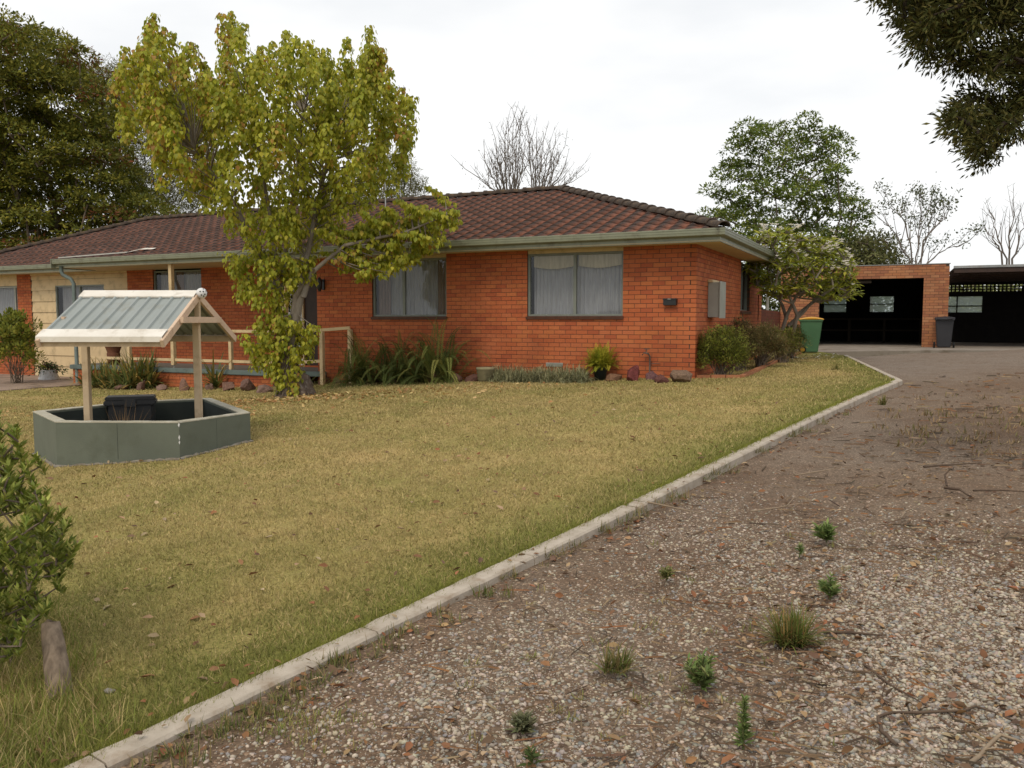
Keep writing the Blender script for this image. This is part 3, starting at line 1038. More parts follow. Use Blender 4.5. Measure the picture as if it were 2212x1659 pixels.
for px in (618, 375): post(hx(px, yp), yp, SZ + (.07 if px == 375 else .004), 2.468, .10)
g = Geo(); xx = hx(375, yp); g.tube([(xx, yp, SZ), (xx, yp, SZ + .08)], .012, 8); g.build('post_pin', 'meter_paint', porch)
for px in (499, 280): post(hx(px, yp), yp, SZ + .004, SZ + .95, .085)
xa, xb = hx(170, yp), hx(626, yp)
cuts = [xa] + [hx(p, yp) for p in (280, 375, 499, 618)]
for a, b in zip(cuts[:-1], cuts[1:]):
    for nm, zz in (('top_rail', SZ + .93), ('bottom_rail', SZ + .20)):
        g = Geo(); g.box((a + .055, yp - .02, zz - .035), (b - .055, yp + .02, zz + .035)); g.build(nm, 'cream_paint', porch, .003)
c0 = (hx(618, yp), yp, SZ + .93); c1 = (hx(696, -.28), -.28, SZ + .97); c2 = (hx(757, -.09), -.09, SZ + 1.02)
for a, b in ((c0, c1), (c1, c2)):
    g = Geo(); g.bar(a, b, .045, .07); g.build('top_rail', 'cream_paint', porch, .003)
g = Geo(); g.bar((c0[0], c0[1], SZ + .20), (c1[0], c1[1], SZ + .26), .045, .07); g.build('bottom_rail', 'cream_paint', porch, .003)
for c in (c1, c2):
    g = Geo(); g.box((c[0] - .045, c[1] - .045, -.6), (c[0] + .045, c[1] + .045, c[2] - .036)); g.build('post', 'cream_paint', porch, .004)

# path, apron
mat('path_concrete', (.30, .22, .17), (.23, .17, .13), 2.5, .9, .2, .3, 60, dirt=(.12, .085, .06), dscale=2.5)
pth = [hw(-24.5, REC - .02)[:2], hw(hx(185, -.55), REC - .02)[:2], hw(hx(185, -.55), -.9)[:2], gp(0, 846)[:2], gp(-320, 868)[:2]]
flat_poly('path', pth[::-1], .12, 'path_concrete', .03)

# ================================================================== garage and carport
GQ = np.array([13.40, 25.70])
GZ = CZ - .82
gar = empty('garage', (GQ[0], GQ[1], GZ), RZ)
tag(gar, 'flat roofed red brick garage with an open dark doorway', 'garage')
GMW = Matrix.Translation((GQ[0], GQ[1], GZ)) @ Matrix.Rotation(RZ, 4, 'Z')
def gwx(x, y, z=0.0):
    p = GQ + U * x + NB * y
    return np.array([p[0], p[1], GZ + z])
GW, GH, GD = 4.95, 2.56, 6.4
mat('dark_lining', (.022, .019, .017), (.016, .014, .013), 4, .9, .1)  # near-black base colour puts the garage interior's shade into the linings
mat('bench_timber', (.06, .045, .03), None, 6, .8, .2)
mat('zinc', (.30, .31, .31), (.22, .23, .23), 3, .5, .4, dirt=(.16, .12, .09), dscale=4)
mat_glass('dusty_glass', (.62, .68, .66), .6, .1, .55, (.34, .40, .38))
save_cols = BRICK_COLS
gf = Wall(gar, (-GW, 0), 0, GW, 0, GH, [(GW - 3.74, GW - .70, -.1, 2.15)], ends=(0, .102))
gr = Wall(gar, (0, 0), math.pi / 2, GD, 0, GH - .06, ends=(.102, 0))
gl = Wall(gar, (-GW, GD), -math.pi / 2, GD - .11, 0, GH - .06)
GCOLS = [(.40, .175, .085), (.36, .150, .075), (.43, .20, .10), (.34, .135, .07), (.40, .165, .075), (.31, .13, .07), (.42, .185, .085), (.38, .16, .08)]
BRICK_COLS = GCOLS
GBR = [box_mesh('garage_brick', c) for c in GCOLS]
lay_bricks(gar, GMW, [gf, gr], 260, GBR)
g = Geo()
for p, q, z, zt, j, cvar in gl.bricks: g.box((p, j, z), (q, .1, zt), col=GCOLS[cvar])
tag(g.build('side_bricks', 'brick', gl.obj), kind='stuff')
BRICK_COLS = save_cols
# back wall with two windows
def gx_at(px, yoff):
    k = (px - CX_PX) / F_PX
    b = GQ + NB * yoff
    return (k * b[1] - b[0]) / (U[0] - k * U[1])
gw_ = [(gx_at(1775, GD), gx_at(1827, GD)), (gx_at(1874, GD), gx_at(1929, GD))]
wz0, wz1 = 1.13, 1.80
ops = [(a + GW, b + GW, wz0, wz1) for a, b in gw_]
xs = [0] + sorted(v for o_ in ops for v in o_[:2]) + [GW]
g = Geo()
for i in range(len(xs) - 1):
    if any(o_[0] <= xs[i] and xs[i + 1] <= o_[1] for o_ in ops):
        g.box((xs[i], 0, 0), (xs[i + 1], .1, wz0)); g.box((xs[i], 0, wz1), (xs[i + 1], .1, GH - .1))
    else:
        g.box((xs[i], 0, 0), (xs[i + 1], .1, GH - .1))
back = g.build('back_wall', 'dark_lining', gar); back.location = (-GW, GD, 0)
for a, b, z0, z1 in ops:
    g = Geo()
    g.box((a, .02, z0), (a + .035, .07, z1)); g.box((b - .035, .02, z0), (b, .07, z1)); g.box((a + .035, .021, z0), (b - .035, .069, z0 + .035)); g.box((a + .035, .021, z1 - .035), (b - .035, .069, z1)); g.box((a + .035, .022, (z0 + z1) / 2 - .015), (b - .035, .068, (z0 + z1) / 2 + .015))
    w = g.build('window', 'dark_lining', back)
    for za, zb in ((z0 + .035, (z0 + z1) / 2 - .015), ((z0 + z1) / 2 + .015, z1 - .035)):
        g = Geo(); g.add([(a + .035, .04, za), (b - .035, .04, za), (b - .035, .04, zb), (a + .035, .04, zb)], [(0, 1, 2, 3)]); g.build('pane', 'dusty_glass', w)
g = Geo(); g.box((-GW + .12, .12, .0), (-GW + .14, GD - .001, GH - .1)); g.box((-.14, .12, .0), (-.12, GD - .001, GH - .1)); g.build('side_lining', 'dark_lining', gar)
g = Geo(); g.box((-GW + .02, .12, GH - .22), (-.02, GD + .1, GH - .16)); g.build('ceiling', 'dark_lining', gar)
g = Geo(); g.box((-GW + .1, .112, GH - .10), (-.1, GD + .25, GH - .06)); g.build('roof_sheet', 'zinc', gar)
g = Geo(); g.box((-GW - .02, -.02, GH + .001), (.02, .10, GH + .025)); g.build('parapet_flashing', 'zinc', gar)
g = Geo(); g.box((-3.7, .13, 2.02), (-2.2, .17, 2.10)); g.build('roller_rail', 'bench_timber', gar)
g = Geo(); g.box((-GW + .15, .10, -.06), (-.15, GD, .015)); g.build('garage_floor', 'slab_concrete', gar)
# workbench under the windows
wb = empty('workbench', gwx(-3.2, GD - 1.0, .015), RZ)
tag(wb, 'dark timber workbench under the two windows inside the garage', 'workbench')
g = Geo(); g.box((-1.3, -.3, .84), (2.6, .4, .90)); g.build('bench_top', 'bench_timber', wb)
for i in range(4):
    for y_ in (-.25, .34):
        g = Geo(); g.box((-1.2 + i * 1.22, y_ - .035, 0), (-1.13 + i * 1.22, y_ + .035, .84)); g.build('leg', 'bench_timber', wb)
g = Geo(); g.box((-1.2, -.24, .42), (2.5, -.2, .48)); g.build('stretcher', 'bench_timber', wb)

# carport to the right
cp = empty('carport', gwx(.12, 0), RZ)
tag(cp, 'dark open carport with flat metal roof to the right of the garage', 'carport')
CW, CD = 8.0, 7.0
g = Geo()
nx = 64
for i in range(nx):
    x0, x1 = i * CW / nx, (i + 1) * CW / nx
    zz = 2.44 + (.03 if i % 2 else 0)
    g.add([(x0, -.05, zz), (x1, -.05, zz), (x1, CD, zz + .12), (x0, CD, zz + .12)], [(0, 1, 2, 3)])
    g.add([(x1, -.05, 2.44), (x1, -.05, 2.47), (x1, CD, 2.59), (x1, CD, 2.56)], [(0, 1, 2, 3)])
g.build('roof_sheet', 'zinc', cp)
g = Geo(); g.box((.0, -.04, 2.28), (CW, .02, 2.43)); g.build('fascia', 'timber_dark', cp)
g = Geo(); g.box((-.02, -.075, 2.42), (CW, -.055, 2.49)); g.build('roof_edge', 'zinc', cp)
g = Geo()
for k in range(5): g.box((0.01, .8 + k * 1.4, 2.25), (CW, .86 + k * 1.4, 2.43))
g.build('purlins', 'timber_dark', cp)
for x_ in (5.2,):
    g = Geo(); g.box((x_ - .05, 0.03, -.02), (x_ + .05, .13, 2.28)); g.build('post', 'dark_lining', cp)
cwx0 = gx_at(2042, CD) - .12; cwx1 = gx_at(2120, CD) - .12
czw0, czw1, czt = 1.10, 1.78, 1.92
g = Geo()
g.box((0, CD, 0), (CW, CD + .1, czw0)); g.box((cwx1, CD, czw0), (CW, CD + .1, czt)); g.box((0, CD, czw1), (cwx1, CD + .1, czt))
if cwx0 > .02: g.box((0, CD, czw0), (cwx0, CD + .1, czw1))
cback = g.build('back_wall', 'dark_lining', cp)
g = Geo(); xm = cwx0 + (cwx1 - cwx0) * .26
zm = (czw0 + czw1) / 2 - .06
for a, b, c, d in ((cwx0, cwx1, czw0, czw0 + .04), (cwx0, cwx1, czw1 - .04, czw1), (cwx0, cwx1, zm - .02, zm + .02)): g.box((a, CD + .03, c), (b, CD + .07, d))
for a in (cwx0, xm, cwx1 - .04): g.box((a, CD + .025, czw0), (a + .04, CD + .075, czw1))
w = g.build('window', 'dark_lining', cback)
g = Geo(); g.add([(cwx0 + .04, CD + .05, czw0 + .04), (cwx1 - .04, CD + .05, czw0 + .04), (cwx1 - .04, CD + .05, czw1 - .04), (cwx0 + .04, CD + .05, czw1 - .04)], [(0, 1, 2, 3)]); g.build('pane', 'dusty_glass', w)
g = Geo()                                               # lattice vent above the back wall
for i in range(62):
    x_ = .05 + i * .13
    g.box((x_, CD + .04, czt), (x_ + .05, CD + .055, czt + .25))
for k in range(2): g.box((0, CD + .056, czt + .06 + k * .1), (CW, CD + .07, czt + .10 + k * .1))
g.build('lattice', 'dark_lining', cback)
g = Geo(); g.box((2.5, CD + .072, czt + .001), (CW - .02, CD + .09, czt + .19)); g.build('lattice_blocker', 'dark_lining', cback)  # board added behind the lattice to block daylight coming through it
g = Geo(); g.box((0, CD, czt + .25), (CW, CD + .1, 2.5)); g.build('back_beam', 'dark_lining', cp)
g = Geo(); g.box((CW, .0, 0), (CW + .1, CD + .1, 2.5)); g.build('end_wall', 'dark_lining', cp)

# apron slab and garage forecourt
a0 = gwx(-5.6, -2.3); a1 = gwx(9, -2.3); a2 = gwx(9, CD + .2); a3 = gwx(-5.6, CD + .2)
g = Geo()
zt = GZ + .012
def zap(p): return max(zt if ((p - GQ) @ NB) > -.3 else float(zg(*p)) + .03, -9)
top = []
for yy_ in (-2.45, -1.2, -.3, CD + .2):
    for xx_ in (-5.8, 0, 9):
        p = GQ + U * xx_ + NB * yy_
        top.append((p[0], p[1], (GZ + .004) if yy_ > -.5 else (GZ + .004 + (float(zg(p[0], p[1])) - .03 - GZ) * (1 if yy_ < -2 else .5))))
fs = [(j * 3 + i, j * 3 + i + 1, (j + 1) * 3 + i + 1, (j + 1) * 3 + i) for j in range(3) for i in range(2)]
g.add(top, fs)
edge = [0, 1, 2]
g.add([top[i] for i in edge] + [(top[i][0], top[i][1], top[i][2] - .3) for i in edge], [(0, 3, 4, 1), (1, 4, 5, 2)])
tag(g.build('concrete_apron', 'slab_concrete'), kind='structure')

# low brick wall between house and garage
LW_A = hw(-.02, 7.66)[:2]
LW_B = gwx(-GW - .02, .4)[:2]
dv = LW_B - LW_A
lwl = float(np.linalg.norm(dv))
lw = empty('garden_wall', (LW_A[0], LW_A[1], CZ - .95), math.atan2(dv[1], dv[0]))
tag(lw, 'low dark red brick garden wall behind the frangipani', 'wall')
DCOLS = [(.17, .055, .032), (.15, .048, .03), (.19, .06, .036), (.14, .045, .028), (.17, .058, .034), (.16, .05, .03), (.18, .055, .03), (.15, .05, .034)]
lwall = Wall(lw, (0, 0), 0, lwl, -.2, 1.26, name='wall_core')
BRICK_COLS = DCOLS
DBR = [box_mesh('wall_brick', c) for c in DCOLS]
LMW = Matrix.Translation((LW_A[0], LW_A[1], CZ - .95)) @ Matrix.Rotation(math.atan2(dv[1], dv[0]), 4, 'Z')
lay_bricks(lw, LMW, [lwall], 300, DBR)
BRICK_COLS = save_cols

# ================================================================== wishing-well pond
def ray_z(px, py, z):
    d = ray(px, py); t = (z - CZ) / d[2]
    return np.array([d[0] * t, d[1] * t, z])
mat('well_paint', (.140, .155, .120), (.115, .128, .100), 2.2, .7, .25, .25, 70, dirt=(.105, .115, .085), dscale=3)
mat('rim_paint', (.46, .43, .34), (.36, .335, .26), 8, .75, .25, .4, 80, dirt=(.62, .60, .54), dscale=9)
mat('footing', (.25, .225, .19), (.17, .15, .12), 14, .95, .1, .8, 60, dirt=(.14, .11, .08), dscale=9)
mat('well_inside', (.040, .048, .044), (.030, .036, .032), 3, .85, .2)
mat('roof_blue', (.27, .295, .28), (.235, .26, .245), 1.5, .42, .45, dirt=(.20, .185, .13), dscale=2.2)
mat('flashing_white', (.74, .70, .63), (.66, .61, .53), 4, .5, .35, dirt=(.48, .42, .34), dscale=6)
mat('post_paint', (.56, .43, .28), (.50, .38, .245), 6, .6, .3, .15, 50, dirt=(.36, .25, .15), dscale=5)
mat('rafter_paint', (.64, .47, .335), (.57, .42, .30), 6, .6, .3, .15, 50, dirt=(.34, .22, .14), dscale=5)
mat('ball_white', (.74, .73, .72), None, 6, .5, .3)
mat('straw', (.36, .25, .12), (.26, .17, .08), 9, .9, .1)
wA, wK, wD, wB = gp(123.6, 1009.3), gp(388.8, 992.6), gp(541.6, 953.7), gp(75, 981.5)
WT = float(at(119.4, 910.7, wA[1])[2])                         # top of the rim
wE, wF = ray_z(455.5, 859.3, WT), ray_z(290, 866, WT)
outer = [tuple(p[:2]) for p in (wA, wK, wD, wE, wF, wB)]
def inset(poly, d):
    n = len(poly); out = []
    P = [np.array(p) for p in poly]
    for i in range(n):
        d0 = P[i] - P[i - 1]; d1 = P[(i + 1) % n] - P[i]
        d0, d1 = d0 / np.linalg.norm(d0), d1 / np.linalg.norm(d1)
        n0, n1 = np.array([-d0[1], d0[0]]), np.array([-d1[1], d1[0]])
        out.append(tuple(P[i] + (n0 + n1) / (1 + n0 @ n1) * d))
    return out
wc = np.mean(np.array(outer), axis=0)
wz = float(zg(*wc))
well = empty('wishing_well', (wc[0], wc[1], wz))
tag(well, 'green six sided pond wall on the lawn with a small ribbed roof on two posts', 'wishing well')
def wl(p): return (p[0] - wc[0], p[1] - wc[1])
oW = [wl(p) for p in outer]; iW = [wl(p) for p in inset(outer, .115)]; fW = [wl(p) for p in inset(outer, -.03)]; f2 = [wl(p) for p in inset(outer, -.005)]
TZ = WT - wz
for i in range(6):                                             # six rendered wall panels
    j = (i + 1) % 6
    g = Geo()
    vs = [(*oW[i], -.15), (*oW[j], -.15), (*iW[j], -.15), (*iW[i], -.15), (*oW[i], TZ - .012), (*oW[j], TZ - .012), (*iW[j], TZ - .012), (*iW[i], TZ - .012)]
    g.add(vs, [(0, 1, 5, 4), (2, 3, 7, 6), (4, 5, 6, 7)])
    g.build('wall_panel', 'well_paint', well)
    pm = [np.array(oW[i]) * (1 - t_) + np.array(oW[j]) * t_ for t_ in (.4985, .501)]
    nn_ = np.array([(pm[1] - pm[0])[1], -(pm[1] - pm[0])[0]]); nn_ = nn_ / np.linalg.norm(nn_) * .0015
    g = Geo(); g.add([(*(pm[0] + nn_), .03), (*(pm[1] + nn_), .03), (*(pm[1] + nn_), TZ - .02), (*(pm[0] + nn_), TZ - .02)], [(0, 1, 2, 3)]); g.build('panel_joint', 'well_inside', well)
    g = Geo()
    a, b = np.array(oW[i]), np.array(oW[j])
    d_ = (b - a) / np.linalg.norm(b - a); nn = np.array([d_[1], -d_[0]])
    nseg = 14
    V = []
    for k in range(nseg + 1):
        p = a + (b - a) * k / nseg; q = np.array(iW[i]) + (np.array(iW[j]) - np.array(iW[i])) * k / nseg
        e = random.uniform(0, .006)
        V += [tuple(p + nn * e) + (TZ - .011,), tuple(p + nn * e) + (TZ + random.uniform(-.002, .002),), tuple(q) + (TZ + random.uniform(-.002, .002),), tuple(q) + (TZ - .011,)]
    g.add(V, [(k * 4 + m_, (k + 1) * 4 + m_, (k + 1) * 4 + m_ + 1, k * 4 + m_ + 1) for k in range(nseg) for m_ in range(3)])
    g.build('rim', 'rim_paint', well)
    g = Geo(); V = []                                           # rough concrete footing
    for k in range(25):
        p = np.array(f2[i]) + (np.array(f2[j]) - np.array(f2[i])) * k / 24
        q = np.array(fW[i]) + (np.array(fW[j]) - np.array(fW[i])) * k / 24 + nn * random.uniform(-.02, .012)
        gz = float(zg(wc[0] + p[0], wc[1] + p[1])) - wz
        V += [tuple(p) + (gz + .022 + random.uniform(-.010, .010),), tuple(q) + (gz + .010 + random.uniform(-.008, .008),), tuple(q) + (gz - .1,)]
    g.add(V, [(k * 3 + m_, k * 3 + m_ + 1, (k + 1) * 3 + m_ + 1, (k + 1) * 3 + m_) for k in range(24) for m_ in range(2)])
    g.build('footing', 'footing', well)
g = Geo(); g.add([(*p, .02) for p in iW], [tuple(range(6))])
for i in range(6):
    j = (i + 1) % 6
    k_ = .985
    g.add([(iW[i][0] * k_, iW[i][1] * k_, .0), (iW[j][0] * k_, iW[j][1] * k_, .0), (iW[j][0] * k_, iW[j][1] * k_, TZ - .03), (iW[i][0] * k_, iW[i][1] * k_, TZ - .03)], [(0, 1, 2, 3)])
g.build('basin_lining', 'well_inside', well)
kc = np.array(oW[1])                                           # chipped corner of the wall
for zc, hc, wc_ in ((TZ * .62, .030, .012), (TZ * .50, .022, .010), (TZ * .93, .026, .014)):
    g = Geo(); pts_ = []
    a_, b_ = np.array(oW[0]) - kc, np.array(oW[2]) - kc
    a_, b_ = a_ / np.linalg.norm(a_), b_ / np.linalg.norm(b_)
    ox = -(a_ + b_); ox = ox / np.linalg.norm(ox) * .003
    g.add([(*(kc + ox), zc - hc), (*(kc + ox + a_ * wc_), zc), (*(kc + ox), zc + hc), (*(kc + ox + b_ * wc_), zc + .2 * hc)], [(0, 2, 1), (0, 3, 2)])
    g.build('chip', 'ball_white', well)
# roof
KS = 1.068
ry, fy, by = 9.15 * KS - wc[1], 8.2 * KS - wc[1], 10.3 * KS - wc[1]
rxl, rxr = -4.67 * KS - wc[0], -3.44 * KS - wc[0]
rz_, ez_ = CZ + .300 * KS - wz, CZ - .175 * KS - wz
def ribbed(y0, z0, y1, z1):
    """ribbed sheet from the eave (y0,z0) up to the ridge (y1,z1)"""
    g = Geo()
    n = 10
    pitch = (rxr - rxl) / n
    prof = []
    for i in range(n):
        x0 = rxl + i * pitch
        prof += [(x0, 0), (x0 + pitch * .10, .020), (x0 + pitch * .28, .020), (x0 + pitch * .38, 0), (x0 + pitch * .69, .003)]
    prof.append((rxr, 0))
    L = math.hypot(y1 - y0, z1 - z0); ny, nz = -(z1 - z0) / L * (1 if y1 > y0 else 1), (y1 - y0) / L
    if nz < 0: ny, nz = -ny, -nz
    V = [(x, yy + ny * h, zz + nz * h) for yy, zz in ((y0, z0), (y1, z1)) for x, h in prof]
    m_ = len(prof)
    g.add(V, [(i, i + 1, m_ + i + 1, m_ + i) for i in range(m_ - 1)])
    return g
ribbed(fy, ez_, ry, rz_).build('roof_sheet', 'roof_blue', well)
ribbed(by, ez_, ry, rz_).build('roof_sheet', 'roof_blue', well)
def slopept(y, lift=0.0):
    t = (y - fy) / (ry - fy) if y <= ry else (by - y) / (by - ry)
    return ez_ + (rz_ - ez_) * t + lift
g = Geo()                                                      # ridge cap
w_ = .13
g.add([(rxl - .005, ry - w_, slopept(ry - w_, .028)), (rxr + .01, ry - w_, slopept(ry - w_, .028)), (rxr + .01, ry, rz_ + .035), (rxl - .005, ry, rz_ + .035), (rxl - .005, ry + w_, slopept(ry + w_, .028)), (rxr + .01, ry + w_, slopept(ry + w_, .028))], [(0, 1, 2, 3), (3, 2, 5, 4)])
g.add([(rxl - .005, ry - w_, slopept(ry - w_, .012)), (rxr + .01, ry - w_, slopept(ry - w_, .012)), (rxr + .01, ry - w_, slopept(ry - w_, .0285)), (rxl - .005, ry - w_, slopept(ry - w_, .0285))], [(0, 1, 2, 3)])
g.build('ridge_cap', 'flashing_white', well)
for s_, ye in ((1, fy), (-1, by)):                            # folded white eave strips
    g = Geo(); yb_ = ye + s_ * .14
    g.add([(rxl - .01, ye - s_ * .012, ez_ - .035), (rxr + .005, ye - s_ * .012, ez_ - .035), (rxr + .005, ye - s_ * .012, ez_ + .022), (rxl - .01, ye - s_ * .012, ez_ + .022), (rxr + .005, yb_, slopept(yb_, .03)), (rxl - .01, yb_, slopept(yb_, .03))], [(0, 1, 2, 3), (3, 2, 4, 5)])
    g.build('eave_strip', 'flashing_white', well)
    g = Geo(); g.box((rxl + .02, min(ye, ye + s_ * .04) + s_ * .03, ez_ - .085), (rxr - .02, max(ye, ye + s_ * .04) + s_ * .03, ez_ - .012)); g.build('eave_batten', 'post_paint', well)
for gx_ in (rxl + .02, rxr + .012):
    for ye in (fy - .03, by + .03):
        g = Geo(); g.bar((gx_, ye, ez_ - .055), (gx_, ry, rz_ - .035), .038, .085, up=(0, 0, 1)); g.build('barge_board', 'rafter_paint', well, .003)
    tz_ = rz_ - .31
    hy = (ry - fy) * .60
    g = Geo(); g.box((gx_ - .02 + .04, ry - hy, tz_ - .035), (gx_ + .02 + .04, ry + hy * .98, tz_ + .035)); g.build('tie_beam', 'rafter_paint', well, .003)
    g = Geo(); g.box((gx_ - .038 - .03, ry - .035, .0), (gx_ + .038 - .032, ry + .035, tz_ + .0)); g.build('post', 'post_paint', well, .004)
    g = Geo(); g.box((gx_ - .04, ry - .03, tz_ + .001), (gx_ + .015, ry + .03, rz_ - .03)); g.build('king_post', 'post_paint', well, .003)
g = Geo()
bpos = (rxr + .06, ry - .02, rz_ + .0)
for i in range(9):
    pass
prof = [(.062 * math.sin(math.pi * i / 10), bpos[2] - .062 * math.cos(math.pi * i / 10)) for i in range(11)]
g.lathe(prof, 18, bpos[:2]); ball = g.build('ball', 'ball_white', well)
g = Geo()
for d in ((0.6, -.75, .3), (.8, -.55, -.2), (.3, -.9, -.35), (.9, -.2, .4), (.1, -.95, .3), (.5, -.4, .77), (.6, -.6, -.55), (.95, .1, -.1)):
    d = Vector(d).normalized()
    M = Matrix.Translation(Vector(bpos) + d * .0605) @ d.to_track_quat('Z', 'Y').to_matrix().to_4x4()
    g.add([M @ Vector((.009 * math.cos(a), .009 * math.sin(a), .003)) for a in np.linspace(0, 2 * math.pi, 9)[:-1]], [tuple(range(8))])
g.build('hole', 'well_inside', ball)

# dark plastic box inside the pond wall
fb = at(283, 866, wF[1] - .33)[:2]
box = empty('filter_box', (fb[0], fb[1], wz + .02), R(20))
tag(box, 'black plastic box with a stepped lid standing inside the green pond wall', 'box')
mat('black_plastic', (.022, .023, .025), (.017, .018, .02), 5, .45, .4)
g = Geo()
g.add(*prism([(-.26, -.15), (.26, -.15), (.28, .15), (-.28, .15)], 0, TZ - .03)); g.build('body', 'black_plastic', box, .015)
g = Geo(); g.box((-.31, -.18, TZ - .029), (.31, .18, TZ + .03)); g.add(*prism([(-.295, -.165), (.295, -.165), (.295, .165), (-.295, .165)], TZ + .03, TZ + .08)); g.build('lid', 'black_plastic', box, .012)
g = Geo(); g.box((-.07, -.2, TZ - .05), (.07, -.178, TZ + .05)); g.build('latch', 'black_plastic', box, .006)

# ================================================================== bins
mat('bin_green', (.075, .175, .085), (.065, .155, .075), 3, .45, .4)
mat('bin_yellow', (.62, .31, .015), (.55, .27, .012), 3, .45, .4)
mat('bin_grey', (.030, .030, .035), (.024, .024, .028), 3, .5, .4)
mat('rubber', (.012, .012, .012), None, 6, .8, .2)
def wheelie(name, label, loc, rz, body, lid, rim, H=1.06):
    e = empty(name, loc, rz); tag(e, label, 'bin', 'wheelie bins by the garage')
    s = H / 1.06
    g = Geo()
    lo = [(-.20, -.20), (.20, -.20), (.20, .24), (-.20, .24)]; hi = [(-.265, -.30), (.265, -.30), (.265, .30), (-.265, .30)]
    zs = [.03, .12, .92]
    def lerp(t): return [(a[0] + (b[0] - a[0]) * t, a[1] + (b[1] - a[1]) * t) for a, b in zip(lo, hi)]
    V = [(x * s, y * s, z * s) for z, t in ((.03, 0), (.12, .08), (.93, 1)) for x, y in lerp(t)]
    F = [(k * 4 + i, k * 4 + (i + 1) % 4, (k + 1) * 4 + (i + 1) % 4, (k + 1) * 4 + i) for k in range(2) for i in range(4)] + [(3, 2, 1, 0), (8, 9, 10, 11)]
    g.add(V, F); g.build('body', body, e, .018)
    g = Geo(); g.box((-.285 * s, -.315 * s, .90 * s), (.285 * s, .335 * s, .965 * s)); g.build('collar', body, e, .012)
    g = Geo(); V = []
    for i in range(9):
        y = (-.335 + i * .082) * s
        z = (.968 + .055 * math.sin(math.pi * min(1, max(0, (i - .0) / 8)))) * s
        V += [(-.295 * s, y, z - .02), (0, y, z + .015), (.295 * s, y, z - .02), (-.295 * s, y, .966 * s), (.295 * s, y, .966 * s)]
    F = []
    for i in range(8):
        a, b = i * 5, (i + 1) * 5
        F += [(a, a + 1, b + 1, b), (a + 1, a + 2, b + 2, b + 1), (a + 3, a, b, b + 3), (a + 2, a + 4, b + 4, b + 2)]
    F += [(0, 3, 4, 2, 1), (40, 41, 42, 44, 43)]
    g.add(V, F); g.build('lid', lid, e)
    g = Geo(); g.tube([(-.22 * s, .40 * s, .95 * s), (.22 * s, .40 * s, .95 * s)], .018, 8)
    for x in (-.2, .2): g.box((x * s - .015, .33 * s, .93 * s), (x * s + .015, .40 * s, .965 * s))
    g.build('handle', body, e)
    g = Geo(); g.tube([(-.27 * s, .22 * s, .10 * s), (.27 * s, .22 * s, .10 * s)], .012, 8); g.build('axle', 'black_metal', e)
    for x in (-.25, .25):
        g = Geo()
        sx = 1 if x > 0 else -1
        pr = [(.055, -.02), (.085, -.025), (.10, -.018), (.10, .018), (.085, .025), (.055, .02)]
        V = [(x * s + sx * z + sx * .03, .22 * s + r_ * s * math.cos(a), .10 * s + r_ * s * math.sin(a)) for r_, z in pr for a in np.linspace(0, 2 * math.pi, 21)[:-1]]
        F = [(i * 20 + k, i * 20 + (k + 1) % 20, (i + 1) * 20 + (k + 1) % 20, (i + 1) * 20 + k) for i in range(5) for k in range(20)]
        g.add(V, F, True); w = g.build('wheel', 'rubber', e)
        g = Geo()
        for k in range(5):
            a = k * 2 * math.pi / 5
            g.bar((x * s + sx * .045, .22 * s, .10 * s), (x * s + sx * .045, .22 * s + .058 * s * math.cos(a), .10 * s + .058 * s * math.sin(a)), .018, .02, up=(1, 0, 0))
        V = [(x * s + sx * z, .22 * s + r_ * s * math.cos(a), .10 * s + r_ * s * math.sin(a)) for r_, z in ((.045, .052), (.058, .052), (.058, .03)) for a in np.linspace(0, 2 * math.pi, 17)[:-1]]
        g.add(V, [(i * 16 + k, i * 16 + (k + 1) % 16, (i + 1) * 16 + (k + 1) % 16, (i + 1) * 16 + k) for i in range(2) for k in range(16)], True)
        g.build('rim', rim, w)
    return e
bg_ = gp(1757, 763)
wheelie('wheelie_bin', 'green wheelie bin with yellow lid at the end of the lawn', tuple(bg_ + np.array([0, .25, .0])), R(72), 'bin_green', 'bin_yellow', 'bin_yellow')
db = gwx(-.10, -.42, .0)
wheelie('wheelie_bin', 'dark grey wheelie bin against the garage brick pier', (db[0], db[1], GZ + .0), RZ + R(180), 'bin_grey', 'bin_grey', 'bin_grey', .98)

# ================================================================== pots, log, rocks, small things
mat('terracotta', (.16, .065, .035), (.12, .05, .028), 7, .8, .2, .3, 70)
mat('white_pot', (.62, .62, .62), (.52, .52, .52), 5, .5, .4, dirt=(.35, .30, .24), dscale=8)
mat('weathered_tub', (.27, .235, .14), (.21, .185, .11), 6, .85, .2, .4, 60, dirt=(.12, .12, .08), dscale=5)
mat('dark_pot', (.015, .022, .024), None, 5, .5, .4)
def pot_lathe(name, label, cat, loc, prof, m, soil_r, soil_z, group=None):
    e = empty(name, loc); tag(e, label, cat, group)
    g = Geo(); g.lathe(prof, 24); g.build('pot', m, e)
    g = Geo(); g.lathe([(.001, soil_z + .01), (soil_r, soil_z)], 18); g.build('soil', 'room_dark', e)
    return e
leaf_mat = mat_attr('leaf_soft', .65, .18, 6, .2, trans=.28)
mat_attr('leaf_gloss', .55, .2, 6, .2, trans=.2)
mat('bark', (.19, .150, .115), (.125, .095, .072), 14, .95, .1, .9, 35, stretch=(1, 1, .25))
mat('pale_bark', (.25, .215, .175), (.17, .14, .11), 9, .95, .1, .7, 40, stretch=(1, 1, .3))
mat('foot_bark', (.150, .112, .088), (.085, .062, .05), 16, .95, .1, 1.0, 22, dirt=(.27, .235, .20), dscale=14)
mat('twig_dark', (.065, .050, .038), (.05, .038, .03), 9, .9, .1)
mat('stem_green', (.09, .10, .035), None, 9, .8, .2)

